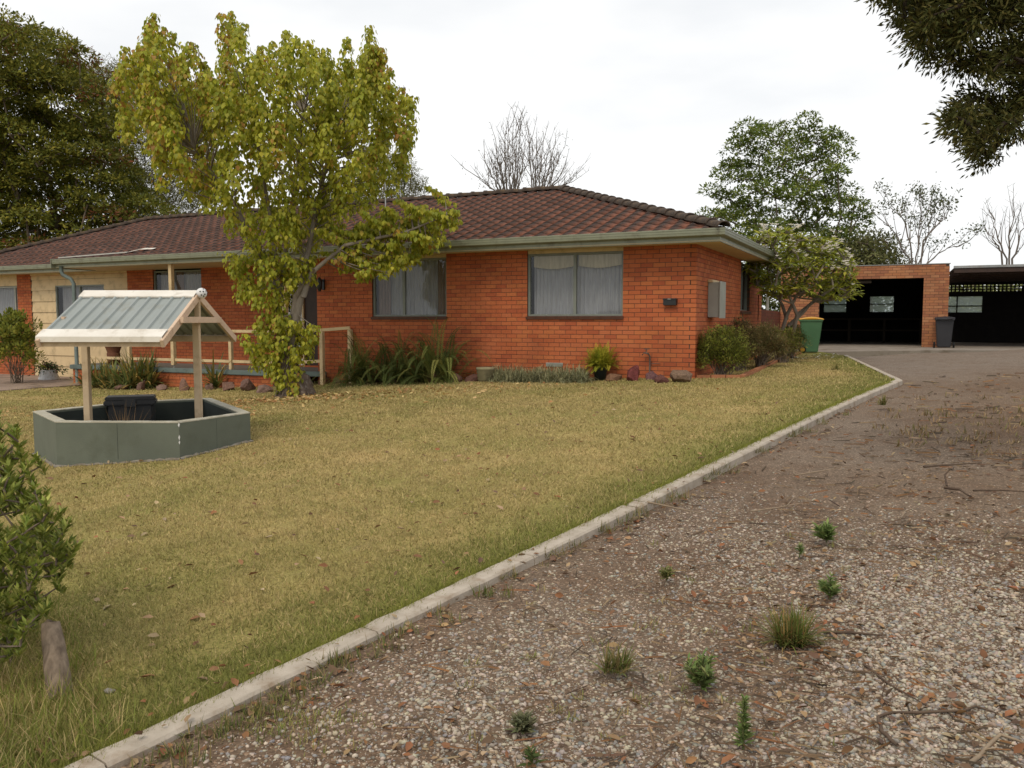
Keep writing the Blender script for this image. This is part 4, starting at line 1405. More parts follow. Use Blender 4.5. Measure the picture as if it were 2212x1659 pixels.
def tapered_leaf_geo(rnd, n, base, spread, length, width, segs=6, droop=1.0, cols=((.06, .08, .02),), up=.8, g=None):
    """strap leaves that rise from a base and arch over"""
    V, F, C = [], [], []
    for i in range(n):
        az = rnd.uniform(0, 2 * math.pi); L = length * rnd.uniform(.55, 1.15); w = width * rnd.uniform(.7, 1.2)
        el = rnd.uniform(up * .45, 1.5)
        p = Vector((base[0] + rnd.uniform(-spread, spread), base[1] + rnd.uniform(-spread, spread) * .7, base[2]))
        d = Vector((math.cos(az) * math.cos(el), math.sin(az) * math.cos(el), math.sin(el)))
        side = Vector((-math.sin(az), math.cos(az), 0))
        col = np.array(rnd.choice(cols)) * rnd.uniform(.75, 1.25)
        b0 = len(V)
        for k in range(segs + 1):
            t = k / segs
            ww = w * (1 - t ** 2.2) * (.5 + .5 * min(1, t * 5)) + .001
            V += [tuple(p + side * ww / 2), tuple(p - side * ww / 2)]
            cc = col * (1 + .15 * t)
            C += [cc, cc]
            p = p + d * (L / segs)
            d = (d + Vector((0, 0, -1)) * droop * .32 * (t + .25)).normalized()
        F += [(b0 + 2 * k, b0 + 2 * k + 1, b0 + 2 * k + 3, b0 + 2 * k + 2) for k in range(segs)]
    return np.array(V), np.array(F), np.array(C)

def fern_geo(rnd, n, base, length, cols, droop=1.0, wid=.11, spread=.1, pairs=24, up=.7):
    V, F, C = [], [], []
    for i in range(n):
        az = rnd.uniform(0, 2 * math.pi); L = length * rnd.uniform(.55, 1.1)
        el = rnd.uniform(up * .4, 1.5)
        p = Vector((base[0] + rnd.gauss(0, spread), base[1] + rnd.gauss(0, spread) * .6, base[2]))
        d = Vector((math.cos(az) * math.cos(el), math.sin(az) * math.cos(el), math.sin(el)))
        side = Vector((-math.sin(az), math.cos(az), 0))
        col = np.array(rnd.choice(cols)) * rnd.uniform(.7, 1.25)
        st = L / pairs
        for k in range(pairs):
            t = k / pairs
            ww = wid * math.sin(math.pi * min(1, .12 + t * .9)) ** .7 * L / length
            nrm = side.cross(d)
            for s_ in (-1, 1):
                q = p + side * s_ * ww + d * st * .9 + nrm * rnd.uniform(-.02, .015) * ww * 4
                b0 = len(V)
                V += [tuple(p - d * st * .28), tuple((p + q) / 2 + d * st * .55), tuple(q), tuple((p + q) / 2 - d * st * .35)]
                C += [col * rnd.uniform(.85, 1.15)] * 4
                F.append((b0, b0 + 3, b0 + 2, b0 + 1) if s_ > 0 else (b0, b0 + 1, b0 + 2, b0 + 3))
            p = p + d * st
            d = (d + Vector((0, 0, -1)) * droop * .085 * (t + .15) + side * rnd.uniform(-.02, .02)).normalized()
    return np.array(V), np.array(F), np.array(C)

# potted fern against the wall
rnd = random.Random(3)
def front_pt(px, off, z=None):
    x = hx(px, -off); p = hw(x, -off)
    zz = float(zg(p[0], p[1])) if z is None else HZ + z
    return np.array([p[0], p[1], zz])
pf = front_pt(1297, .38)
pe = pot_lathe('potted_fern', 'yellow green fern in a dark pot under the right window', 'potted plant', tuple(pf), [(.0, .0), (.10, .0), (.145, .24), (.155, .25), (.14, .255), (.13, .22)], 'dark_pot', .13, .22)
link('foliage', np_mesh('foliage', *fern_geo(rnd, 230, (0, 0, .27), .46, [(.36, .36, .035), (.28, .31, .03), (.42, .38, .04)], 1.5, .05, .085, 15, .1)), 'leaf_soft', pe)
# terracotta bowl on the porch rail end, white pots on the path
px_ = hx(222, -.35)
tp = hw(px_, -.02, SZ + .004)
zr_ = float(at(222, 768, np.linalg.norm(tp[:2]) * 0 + tp[1])[2])
te = pot_lathe('flower_pot', 'brown terracotta bowl with a leggy succulent on the porch', 'potted plant', tuple(tp), [(.0, .0), (.16, .0), (.17, .30), (.16, .31), (.155, .33), (.25, .62), (.27, .63), (.27, .67), (.25, .67), (.24, .6)], 'terracotta', .24, .62)
g = Geo()
for i in range(26):
    a = rnd.uniform(0, 6.28); r0 = rnd.uniform(0, .15)
    p0 = Vector((r0 * math.cos(a), r0 * math.sin(a), .6)); p1 = p0 + Vector((rnd.uniform(-.12, .12), rnd.uniform(-.1, .1), rnd.uniform(.1, .22))); p2 = p1 + Vector((rnd.uniform(-.12, .12), rnd.uniform(-.1, .1), rnd.uniform(.03, .14)))
    g.tube([p0, p1, p2], [.012, .009, .005], 5)
g.build('stems', 'stem_green', te)
nl = 260
pp = np.array([[rnd.gauss(0, .16), rnd.gauss(0, .13), .78 + rnd.gauss(0, .08)] for _ in range(nl)])
link('foliage', np_mesh('foliage', *scatter(LEAF_V, LEAF_F, pp, frames(rand_dirs(nl) + [0, 0, .6], rand_dirs(nl)), rng.uniform(.05, .09, nl), pal([(.07, .09, .03), (.10, .10, .04), (.09, .06, .03)], nl))), 'leaf_soft', te)
wp = gp(106, 822); wp[2] += .03
we = pot_lathe('flower_pot', 'white sloping pot with trailing dark foliage on the path', 'potted plant', tuple(wp), [(.0, .0), (.27, .0), (.27, .03), (.20, .26), (.21, .28), (.19, .28), (.18, .24)], 'white_pot', .18, .24)
nl = 700
th = rng.uniform(0, 6.28, nl); rr_ = np.abs(rng.normal(0, .15, nl))
zz = .42 - rr_ * .55 + rng.normal(0, .06, nl)
pp = np.stack([rr_ * 1.35 * np.cos(th), rr_ * np.sin(th), zz], 1)
link('foliage', np_mesh('foliage', *scatter(LEAF_V, LEAF_F, pp, frames(np.stack([np.cos(th), np.sin(th), rng.uniform(-.9, .5, nl)], 1), rand_dirs(nl) + [0, 0, .8]), rng.uniform(.05, .10, nl), pal([(.07, .12, .04), (.10, .14, .05), (.15, .07, .06), (.06, .10, .04)], nl))), 'leaf_soft', we)
tb = front_pt(1049, .75)
pot_lathe('garden_tub', 'weathered ribbed tub standing between the ferns and the grassy ground cover', 'tub', tuple(tb + np.array([0, 0, .0])), [(.0, .0), (.14, .0), (.15, .04), (.165, .05), (.16, .10), (.175, .11), (.17, .17), (.185, .18), (.18, .24), (.195, .25), (.19, .29), (.17, .29), (.165, .25)], 'weathered_tub', .165, .25)

# half buried log at the lower left
mat('old_log', (.26, .20, .145), (.13, .098, .072), 9, .9, .15, .8, 30, stretch=(5, 5, .35), dirt=(.085, .06, .042), dscale=6)
lg = gp(128, 1505)
log = empty('log', tuple(lg)); tag(log, 'short weathered log leaning at the lawn edge below the shrub', 'log')
g = Geo()
q0 = np.array([.0, .0, -.05]); q1 = at(112, 1345, lg[1] + .12) - lg
path = [q0 + (q1 - q0) * t + np.array([.004 * math.sin(5 * t), 0, 0]) for t in np.linspace(0, 1, 9)] + [q1 + (q1 - q0) * .015]
V = []
g.tube(path, [.052, .051, .049, .047, .046, .044, .042, .039, .034, .020], 18, wob=.035); g.build('trunk_piece', 'old_log', log)
g = Geo()
fr_ = Vector(q1 - q0).normalized()
for off, a, b in ((.006, .2, .8),):
    pts = [Vector(q0) + Vector(q1 - q0) * t + Vector((off + .001 * math.sin(17 * t), -.0505 + .007 * t, 0)) for t in np.linspace(a, b, 10)]
    g.tube(pts, [.0006] + [.0017] * 8 + [.0006], 5)
g.build('crack', 'room_dark', log)

# rocks along the beds
mat_attr('rock', .92, .2, 9, .45, .9, 30)
def rock_mesh(seed, col):
    rr2 = np.random.default_rng(seed)
    bm = bmesh.new(); bmesh.ops.create_icosphere(bm, subdivisions=2, radius=1)
    dirs = rand_dirs(16, rr2); cut = rr2.uniform(.42, .85, 16)
    for v in bm.verts:
        p = np.array(v.co)
        for d, c in zip(dirs, cut):
            k = p @ d
            if k > c: p = p - d * (k - c) * .9
        v.co = p * (1 + rr2.normal(0, .05))
    me = bpy.data.meshes.new('rock'); bm.to_mesh(me); bm.free()
    a = me.color_attributes.new('Col', 'FLOAT_COLOR', 'POINT')
    cc = np.ones((len(me.vertices), 4), dtype=np.float32); cc[:, :3] = col
    a.data.foreach_set('color', cc.ravel())
    return me
ORD = ['first', 'second', 'third', 'fourth', 'fifth', 'sixth', 'seventh', 'eighth', 'ninth', 'tenth', 'eleventh', 'twelfth']
def put_rock(px, py, w, h, col, label, group, seed, depth_off=0.0):
    p = gp(px, py)
    o = link('rock', rock_mesh(seed, col), 'rock')
    k = p[1] / F_PX
    w *= random.uniform(.65, 1.35); h *= random.uniform(.6, 1.3)
    o.scale = (w * k * .58, w * k * .46, h * k * .72)
    o.location = (p[0], p[1] + w * k * .3, p[2] + h * k * .22)
    o.rotation_euler = (random.uniform(-.2, .2), random.uniform(-.2, .2), random.uniform(0, 6))
    tag(o, label, 'rock', group)
rk = [(1472, 826, 52, 26, (.19, .125, .085), 'tan rough rock nearest the house corner'), (1430, 828, 46, 22, (.13, .055, .045), 'dark maroon flat rock beside the tan corner rock'), (1410, 822, 44, 28, (.15, .075, .075), 'purplish rock behind the flat maroon one near the corner'), (1367, 824, 38, 40, (.16, .045, .042), 'tall pointed dark red rock below the garden tap'), (1327, 824, 50, 32, (.20, .11, .065), 'broad brown rock left of the pointed red rock'), (1265, 815, 26, 26, (.19, .10, .075), 'small reddish rock at the foot of the potted fern'), (1302, 817, 22, 32, (.15, .09, .075), 'narrow upright rock right of the potted fern'), (1248, 822, 18, 16, (.2, .14, .1), 'little tan rock at the end of the ground cover')]
for i, (px, py, w, h, c, l) in enumerate(rk):
    put_rock(px, py, w, h, c, l, 'rocks along the front bed', 40 + i)
lr = [(700, 831, 40), (735, 828, 46), (778, 829, 42), (815, 827, 44), (857, 828, 40), (893, 827, 42), (938, 827, 56), (985, 826, 50), (1022, 825, 40)]
for i, (px, py, w) in enumerate(lr):
    put_rock(px, py, w, 26, [(.17, .08, .055), (.19, .11, .08), (.13, .065, .05)][i % 3], 'reddish rock under the ferns, %s from the tree trunk' % ORD[i], 'rocks under the ferns', 60 + i)
pr_ = [(255, 842, 40), (300, 843, 42), (345, 843, 40), (395, 843, 44), (428, 842, 26), (450, 842, 36), (490, 844, 40), (530, 845, 42), (568, 848, 44)]
for i, (px, py, w) in enumerate(pr_):
    white = i in (4,)
    put_rock(px, py, w, 26, (.48, .44, .38) if white else [(.20, .115, .085), (.17, .10, .08), (.22, .14, .11)][i % 3],
             'whitish round rock below the porch edge behind the well roof post' if white else 'pinkish rock below the porch edge, %s from the path' % ORD[i], 'rocks below the porch', 80 + i)
put_rock(690, 815, 22, 34, (.34, .28, .22), 'pale upright rock at the right end of the porch slab', 'rocks below the porch', 95)
put_rock(660, 838, 30, 26, (.3, .26, .22), 'pale mottled rock just right of the tree trunk', 'rocks below the porch', 96)
for i, (px, py, w, l) in enumerate([(236, 1498, 26, 'pale flat stone lying in the grass right of the log'), (1012, 1312, 36, 'pale flat stone on the gravel beside the kerb')]):
    p = gp(px, py, -.05 if i else 0)
    o = link('stone', rock_mesh(110 + i, (.36, .33, .29)), 'rock'); k = p[1] / F_PX
    w *= random.uniform(.65, 1.35); h *= random.uniform(.6, 1.3)
    o.scale = (w * k / 2, w * k / 2.5, .014); o.location = (p[0], p[1], p[2] + .012); tag(o, l, 'stone')

# timber edging of the side bed
mat('edging', (.40, .17, .085), (.33, .14, .07), 7, .85, .2, .3, 60)
ed = [gp(1506, 817), gp(1602, 817), gp(1692, 776), gp(1728, 764)]
eg = empty('bed_edging', tuple(ed[0])); tag(eg, 'low orange brick edging round the shrub bed', 'edging')
for a, b in zip(ed[:-1], ed[1:]):
    L = np.linalg.norm((b - a)[:2]); n = max(1, int(L / .24))
    for i in range(n):
        p = a + (b - a) * (i / n) - ed[0]; q = a + (b - a) * ((i + .95) / n) - ed[0]
        g = Geo(); g.bar((p[0], p[1], p[2] + .01 + random.uniform(-.008, .008)), (q[0], q[1], q[2] + .01 + random.uniform(-.008, .008)), .10, .10); g.build('edging_brick', 'edging', eg)

# things on the roof: TV antenna, loose white strip and sheet
an = at(858, 190, 23.0)
ab = np.array([an[0] - .35, an[1], an[2]])
ant = empty('tv_antenna', (ab[0], ab[1], HZ + 4.0)); tag(ant, 'thin television antenna standing above the roof behind the tree', 'antenna')
hz_ = an[2] - HZ - 4.0
g = Geo(); g.tube([(0, 0, -.3), (0, 0, hz_ + .05)], .016, 8); g.build('mast', 'zinc', ant)
g = Geo(); g.tube([(-.5, 0, hz_), (.58, 0, hz_)], .012, 6)
for i in range(9): g.tube([(-.45 + i * .125, -.32 + i * .012, hz_), (-.45 + i * .125, .32 - i * .012, hz_)], .006, 5)
g.build('boom', 'twig_dark', ant)
def roof_pt(px, py):
    """point on the front slope seen at a photo point"""
    d = ray(px, py); dn = np.array([d[0], d[1]]); 
    for t in np.linspace(.008, .02, 3000):
        p = d * t
        loc = p[:2] - HC
        x, y, z = loc @ U, loc @ NB, CZ + p[2] - HZ
        if y > -OV and z <= EZ + (y + OV) * .3352 + .055: return x, y, z
    return x, y, z
r0, r1, r2 = roof_pt(127, 557), roof_pt(275, 545), roof_pt(330, 538)
mat('dull_white', (.50, .49, .45), (.42, .41, .38), 5, .5, .3)
ws = empty('loose_strip', tuple(hw(*r0))); tag(ws, 'long pale strip lying along the roof tiles above the gutter', 'strip')
p0 = np.array(hw(*r0)); g = Geo(); g.bar((0, 0, .0), tuple(hw(*r1) - p0), .05, .03); g.build('strip', 'dull_white', ws)
sh_ = empty('loose_sheet', tuple(hw(*r1))); tag(sh_, 'small bent white sheet lying on the roof tiles', 'sheet')
g = Geo(); q = hw(*r2) - hw(*r1)
nb3 = np.array([NB[0], NB[1], .335])
g.add([(0, 0, 0), tuple(q * .5 + [0, 0, .03]), tuple(q), tuple(q + nb3 * .12), tuple(q * .5 + nb3 * .16 + [0, 0, .03]), tuple(nb3 * .12)], [(0, 1, 4, 5), (1, 2, 3, 4)])
g.build('sheet', 'flashing_white', sh_)
# pole between house and garage, seen past the frangipani
pp_ = at(1657, 700, 25.5); pp_[2] = HZ
pol = empty('pergola', tuple(pp_)); tag(pol, 'white pergola post and beam behind the house end', 'pergola')
g = Geo(); g.tube([(0, 0, -.2), (0, 0, 2.2)], .045, 10); g.build('post', 'dull_white', pol)
g = Geo(); g.bar((-1.9 * U[0], -1.9 * U[1], 2.2), (.1 * U[0], .1 * U[1], 2.2), .05, .15); g.build('beam', 'dark_lining', pol)

# ================================================================== trees and plants
def bez(p0, p1, p2, n):
    return [p0 * (1 - t) ** 2 + p1 * 2 * t * (1 - t) + p2 * t * t for t in np.linspace(0, 1, n)]

def limb(g, p0, tip, r0, r1, rise=.35, n=7, sides=6, jit=.0, rnd_=random):
    p0, tip = np.array(p0, float), np.array(tip, float)
    mid = p0 * .55 + tip * .45
    mid = mid + np.array([(p0[0] - tip[0]) * .18 * rise, (p0[1] - tip[1]) * .18 * rise, abs(tip[2] - p0[2]) * .12 - np.linalg.norm((tip - p0)[:2]) * .12 * rise])
    pts = bez(p0, mid, tip, n)
    if jit:
        pts = [p + np.array([rnd_.gauss(0, jit), rnd_.gauss(0, jit), rnd_.gauss(0, jit)]) * (0 if i in (0,) else 1) for i, p in enumerate(pts)]
    g.tube(pts, list(np.linspace(r0, r1, n)), sides, wob=.06)
    return pts

def sample_poly(poly, n, r, mind):
    xs = [p[0] for p in poly]; ys = [p[1] for p in poly]
    out = []
    tries = 0
    while len(out) < n and tries < n * 60:
        tries += 1
        p = (r.uniform(min(xs), max(xs)), r.uniform(min(ys), max(ys)))
        if not in_poly(p, poly): continue
        if mind and any((p[0] - q[0]) ** 2 + (p[1] - q[1]) ** 2 < mind ** 2 for q in out): continue
        out.append(p)
    return out

def tree_root(name, label, base, cat='tree', group=None):
    e = empty(name, tuple(base)); tag(e, label, cat, group); return e

# ------------------------------------------------------------------ the drooping-leaved tree on the lawn
r5 = random.Random(11); n5 = np.random.default_rng(11)
tb0 = gp(632, 858)
TY = tb0[1] + .25
T0 = np.array([tb0[0], TY, float(zg(tb0[0], TY))])
tree1 = tree_root('lawn_tree', 'yellow green tree with drooping heart leaves on the lawn before the porch', T0)
crown_poly = [(245, 165), (262, 150), (300, 160), (315, 80), (345, 70), (372, 150), (395, 90), (425, 120), (445, 190), (468, 110), (490, 45), (515, 60), (540, 140), (575, 130), (630, 105), (660, 140), (705, 135), (765, 150), (800, 112), (830, 150), (850, 210), (893, 240), (880, 290), (870, 400), (800, 450), (740, 470), (690, 540), (540, 550), (490, 490), (440, 440), (350, 400), (320, 330), (262, 280)]
limb_poly = [(700, 480), (800, 480), (900, 450), (970, 428), (985, 500), (930, 540), (850, 600), (790, 610), (700, 545)]
low_poly = [(485, 545), (690, 545), (655, 605), (632, 655), (690, 695), (700, 790), (640, 820), (570, 800), (525, 725), (565, 655), (520, 610)]
tips = []
for poly, n, md, kind in ((crown_poly, 285, 16, 0), (limb_poly, 66, 11, 1), (low_poly, 62, 11, 2)):
    for px, py in sample_poly(poly, n, r5, md):
        if kind == 0:
            hw_ = 1.75 * math.sqrt(max(.05, 1 - ((px - 565) / 340) ** 2)) * min(1, .35 + (560 - py) / 330)
        elif kind == 1: hw_ = .45
        else: hw_ = .5
        dy = r5.uniform(-1, 1 if kind < 2 else .3) * hw_
        p = at(px, py, TY + dy)
        tips.append((p - T0, kind, px, py))
g = Geo()                                                   # trunk: swollen foot, three stems
def tp3(px, py, dy=0.0): return at(px, py, TY + dy) - T0
foot = [np.array([0, 0, -.15]), np.array([0, 0, .04]), tp3(622, 800) * np.array([1, 0, 1]), tp3(618, 765)]
gf_ = Geo()
gf_.tube([np.array([0, 0, -.15]), np.array([0, 0, .0]), np.array([.01, 0, .12]), np.array([-.02, 0, .25]), foot[2] * np.array([1, 1, .8]), foot[2], foot[3]], [.42, .37, .31, .29, .26, .22, .12], 30, wob=.12)
stems = []
for pts, r0, r1 in (([(610, 775, 0), (603, 690, .05), (600, 600, .1), (585, 480, .15), (560, 330, .2)], .085, .025), ([(625, 775, 0), (640, 690, -.05), (655, 610, -.1), (662, 560, -.1), (690, 420, 0), (720, 300, .1)], .095, .028), ([(632, 690, 0), (640, 640, -.12), (672, 590, -.2), (745, 530, -.3), (880, 500, -.35), (965, 465, -.35)], .07, .012), ([(600, 640, .05), (560, 540, .0), (500, 430, -.2), (420, 320, -.3)], .07, .02), ([(605, 640, .1), (620, 520, .3), (640, 380, .45), (655, 240, .5)], .06, .02)):
    P = [tp3(*q) for q in pts]
    g.tube(P, list(np.linspace(r0, r1, len(P))), 9, wob=.06)
    stems.append(P)
g.tube([tp3(655, 640, -.12), tp3(668, 600, -.22), tp3(676, 580, -.25)], [.06, .055, .05], 8)
for i in range(7):
    a = i * .9; gf_.tube([np.array([.18 * math.cos(a), .18 * math.sin(a), .22]), np.array([.31 * math.cos(a), .31 * math.sin(a), .05]), np.array([.42 * math.cos(a), .42 * math.sin(a), -.1])], [.10, .09, .03], 9, wob=.15)
gf_.build('root_flare', 'foot_bark', tree1)
g.build('trunk', 'pale_bark', tree1)
SP0 = np.array([p for i_, P in enumerate(stems) if i_ != 2 for a, b in zip(P[:-1], P[1:]) for p in [a + (b - a) * t for t in np.linspace(0, 1, 8)]])
SP = np.array([p for P in stems for a, b in zip(P[:-1], P[1:]) for p in [a + (b - a) * t for t in np.linspace(0, 1, 8)]])
g = Geo()
Vs = []
for p, kind, px, py in tips:
    pool = SP0 if kind == 0 else SP
    cand = pool[pool[:, 2] < p[2] - (.25 if kind == 0 else -.3)]
    if len(cand) == 0: cand = SP
    q = cand[np.argmin(((cand - p) ** 2 * [1, 1, .45]).sum(1))]
    limb(g, q, p, .016 + .004 * r5.random(), .004, .5, 5, 4)
    up = 1.0 if kind == 0 else -.2
    tl = r5.uniform(.32, .62) if kind == 0 else r5.uniform(.25, .55)
    tdir = np.array([r5.gauss(0, .22), r5.gauss(0, .22), 1.0]) if kind == 0 else np.array([r5.gauss(0, .35), r5.gauss(0, .35), -1.0 if kind == 2 else .25])
    if kind == 2: tl *= .8
    tdir = tdir / np.linalg.norm(tdir)
    g.tube([p - tdir * .05, p + tdir * tl], [.005, .002], 4)
    nlv = int((126 if kind == 0 and py < 380 else 100) * tl / .45)
    t = n5.uniform(-.25, 1.0, nlv)
    az = n5.uniform(0, 6.283, nlv)
    rad = n5.uniform(.03, .17, nlv) * (1.15 - .55 * np.clip(t, 0, 1))
    out = np.stack([np.cos(az), np.sin(az), np.zeros(nlv)], 1)
    pos = p + tdir * (t * tl)[:, None] + out * rad[:, None]
    axis = out * n5.uniform(.1, .55, (nlv, 1)) + np.array([0, 0, -1.0]) + n5.normal(0, .12, (nlv, 3))
    nrm = out + np.array([0, 0, .35]) + n5.normal(0, .25, (nlv, 3))
    autumn = np.clip((560 - px) / 420, 0, 1) * np.clip((520 - py) / 300, 0, 1)
    base = pal([(.44, .43, .045), (.38, .395, .042), (.53, .50, .056), (.30, .335, .036)], nlv, n5, .2)
    tip_or = r5.random() < .08 + .5 * autumn
    mk = n5.random(nlv) < ((.30 if tip_or else .02) + .16 * autumn)
    base[mk] = pal([(.52, .31, .06), (.55, .38, .08), (.44, .23, .06), (.52, .42, .06)], int(mk.sum()), n5, .2)
    Vs.append(scatter(HEART_V, HEART_F, pos, frames(axis, nrm), (.04 + .075 * n5.beta(2.2, 1.8, nlv)), base))
g.build('branches', 'pale_bark', tree1)
link('crown', np_mesh('crown', *parts_join(Vs)), mat_attr('lawn_tree_leaf', .5, .3, 5, .2, trans=.5), tree1)

# ------------------------------------------------------------------ general leafy tree
def clump_tree(name, label, poly, depth, spread, nclump, rad, nleaf, leaf, cols, trunk, seed, bark='bark', lm='leaf_gloss', mind=0, tmpl=(LEAF_V, LEAF_F), dome=True, tr=.28, branch_r=.05, cat='tree', group=None, orange=0.0, stems=None, elong=1.0):
    r = random.Random(seed); nr = np.random.default_rng(seed)
    xs = [p[0] for p in poly]; ys_ = [p[1] for p in poly]
    cx, wx = (min(xs) + max(xs)) / 2, (max(xs) - min(xs)) / 2
    b = at(trunk[0], 700, depth); b[2] = float(zg(b[0], depth)) - .55 if depth > 30 else float(zg(b[0], depth))
    e = tree_root(name, label, b, cat, group)
    cs = []
    for px, py in sample_poly(poly, nclump, r, mind):
        hw_ = spread * math.sqrt(max(.08, 1 - ((px - cx) / (wx * 1.05)) ** 2))
        cs.append(at(px, py, depth + r.uniform(-1, 1) * hw_) - b)
    fork = at(trunk[0] + trunk[2], trunk[1], depth) - b
    g = Geo()
    g.tube([np.array([0, 0, -.2]), np.array([fork[0] * .2, 0, fork[2] * .25]), fork * np.array([.6, 1, .6]), fork], [tr * 1.3, tr, tr * .85, tr * .7], 10, wob=.08)
    nodes = [fork]
    for p in sorted(cs, key=lambda q: np.linalg.norm(q - fork)):
        d = [np.linalg.norm(p - q) + (2.0 if q[2] > p[2] + .2 else 0) for q in nodes]
        q = nodes[int(np.argmin(d))]
        rr0 = max(.012, branch_r * (1 - .75 * min(1, np.linalg.norm(q - fork) / (np.linalg.norm(cs[0] - fork) + 6))))
        limb(g, q, p, rr0, rr0 * .5, .3, 4, 5)
        nodes.append(p)
    g.build('trunk', bark, e)
    Vs = []
    for p in cs:
        n = int(nleaf * r.uniform(.7, 1.3)); ra = r.uniform(*rad)
        d = rand_dirs(n, nr)
        if dome: d[:, 2] = np.abs(d[:, 2]) * .9 - .25 * nr.random(n)
        pos = p + d * ra * nr.uniform(.7 if dome else .45, 1.08, (n, 1)) * np.array([1.1, 1.1, .8 * elong])
        axis = d * .8 + nr.normal(0, .5, (n, 3)) + np.array([0, 0, -.15])
        nrm = d + np.array([0, 0, .7]) + nr.normal(0, .3, (n, 3))
        c = pal(cols, n, nr, .25) * r.uniform(.8, 1.2)
        if orange and r.random() < orange:
            mk = nr.random(n) < .5
            c[mk] = pal([(.20, .07, .03), (.16, .10, .03)], int(mk.sum()), nr)
        Vs.append(scatter(tmpl[0], tmpl[1], pos, frames(axis, nrm), nr.uniform(.7, 1.25, n) * leaf, c))
    link('crown', np_mesh('crown', *parts_join(Vs)), lm, e)
    return e

DK = [(.145, .150, .022), (.175, .170, .025), (.095, .110, .019), (.24, .215, .03)]
dark_poly = [(-330, 160), (-150, 40), (0, 45), (70, 70), (150, 95), (205, 150), (225, 215), (250, 300), (290, 400), (350, 455), (375, 500), (375, 560), (-330, 590)]
clump_tree('dense_tree', 'large dark dense evergreen tree behind the left end of the roof', dark_poly, 35, 4.2, 520, (.45, .85), 330, .175, DK, (20, 560, 0), 21, tr=.45, mind=15, branch_r=.09, orange=.12, lm='leaf_soft')
GK = [(.145, .145, .045), (.12, .125, .04), (.18, .17, .055)]
clump_tree('gum_tree', 'grey green gum tree behind the dark evergreen and the lawn tree', [(170, 170), (235, 140), (260, 145), (330, 130), (400, 180), (455, 260), (470, 420), (440, 500), (330, 480), (230, 330)], 44, 3.0, 260, (.45, .85), 190, .19, GK, (330, 470, 10), 22, 'pale_bark', 'leaf_soft', 10, (NARROW_V, LEAF_F), False, .22)
clump_tree('gum_tree', 'small olive tree behind the roof just right of the lawn tree', [(690, 440), (740, 380), (780, 355), (840, 325), (885, 350), (915, 395), (905, 432), (800, 450)], 46, 1.6, 110, (.35, .65), 110, .20, GK, (800, 440, 0), 23, 'pale_bark', 'leaf_soft', 9, (NARROW_V, LEAF_F), False, .18)
BT = [(.135, .18, .035), (.165, .205, .04), (.10, .145, .03), (.20, .225, .048)]
bt_poly = [(1530, 470), (1535, 410), (1560, 385), (1585, 330), (1600, 290), (1640, 265), (1680, 300), (1700, 262), (1740, 255), (1790, 270), (1820, 305), (1815, 400), (1850, 430), (1865, 490), (1845, 560), (1800, 600), (1640, 560), (1580, 510)]
clump_tree('broad_tree', 'tall rounded green tree behind the frangipani', bt_poly, 42, 2.6, 98, (.46, .80), 270, .19, BT, (1722, 520, -14), 24, 'bark', 'leaf_soft', 21, (LEAF_V, LEAF_F), True, .26, .07)
clump_tree('olive_tree', 'low olive tree behind the left end of the garage roof', [(1800, 610), (1810, 545), (1850, 510), (1890, 505), (1930, 530), (1955, 575), (1950, 610)], 40, 1.8, 90, (.4, .7), 90, .18, [(.14, .145, .05), (.12, .125, .045), (.17, .165, .065)], (1880, 590, 0), 25, 'bark', 'leaf_soft', 9, (LEAF_V, LEAF_F), False, .15)
clump_tree('bush', 'dull green bushes behind the gap between house and garage', [(1560, 700), (1570, 600), (1640, 560), (1740, 570), (1780, 640), (1790, 700)], 36, 1.5, 80, (.4, .7), 90, .2, [(.11, .14, .04), (.14, .16, .05)], (1680, 690, 0), 26, 'bark', 'leaf_soft', 9, (LEAF_V, LEAF_F), False, .12, cat='bushes')
clump_tree('bush', 'grey green bushes seen through the garage windows', [(1740, 720), (1750, 610), (1850, 600), (1960, 615), (1990, 720)], 44, 1.5, 80, (.5, .9), 80, .25, [(.20, .24, .13), (.22, .28, .14)], (1860, 700, 0), 27, 'bark', 'leaf_soft', 9, (LEAF_V, LEAF_F), False, .12, cat='bushes')
clump_tree('bush', 'yellowish bushes seen through the carport window', [(2010, 720), (2020, 615), (2100, 608), (2200, 615), (2260, 720)], 44, 1.5, 90, (.5, .9), 80, .25, [(.30, .32, .12), (.24, .26, .10)], (2110, 700, 0), 28, 'bark', 'leaf_soft', 9, (LEAF_V, LEAF_F), False, .12, cat='bushes')

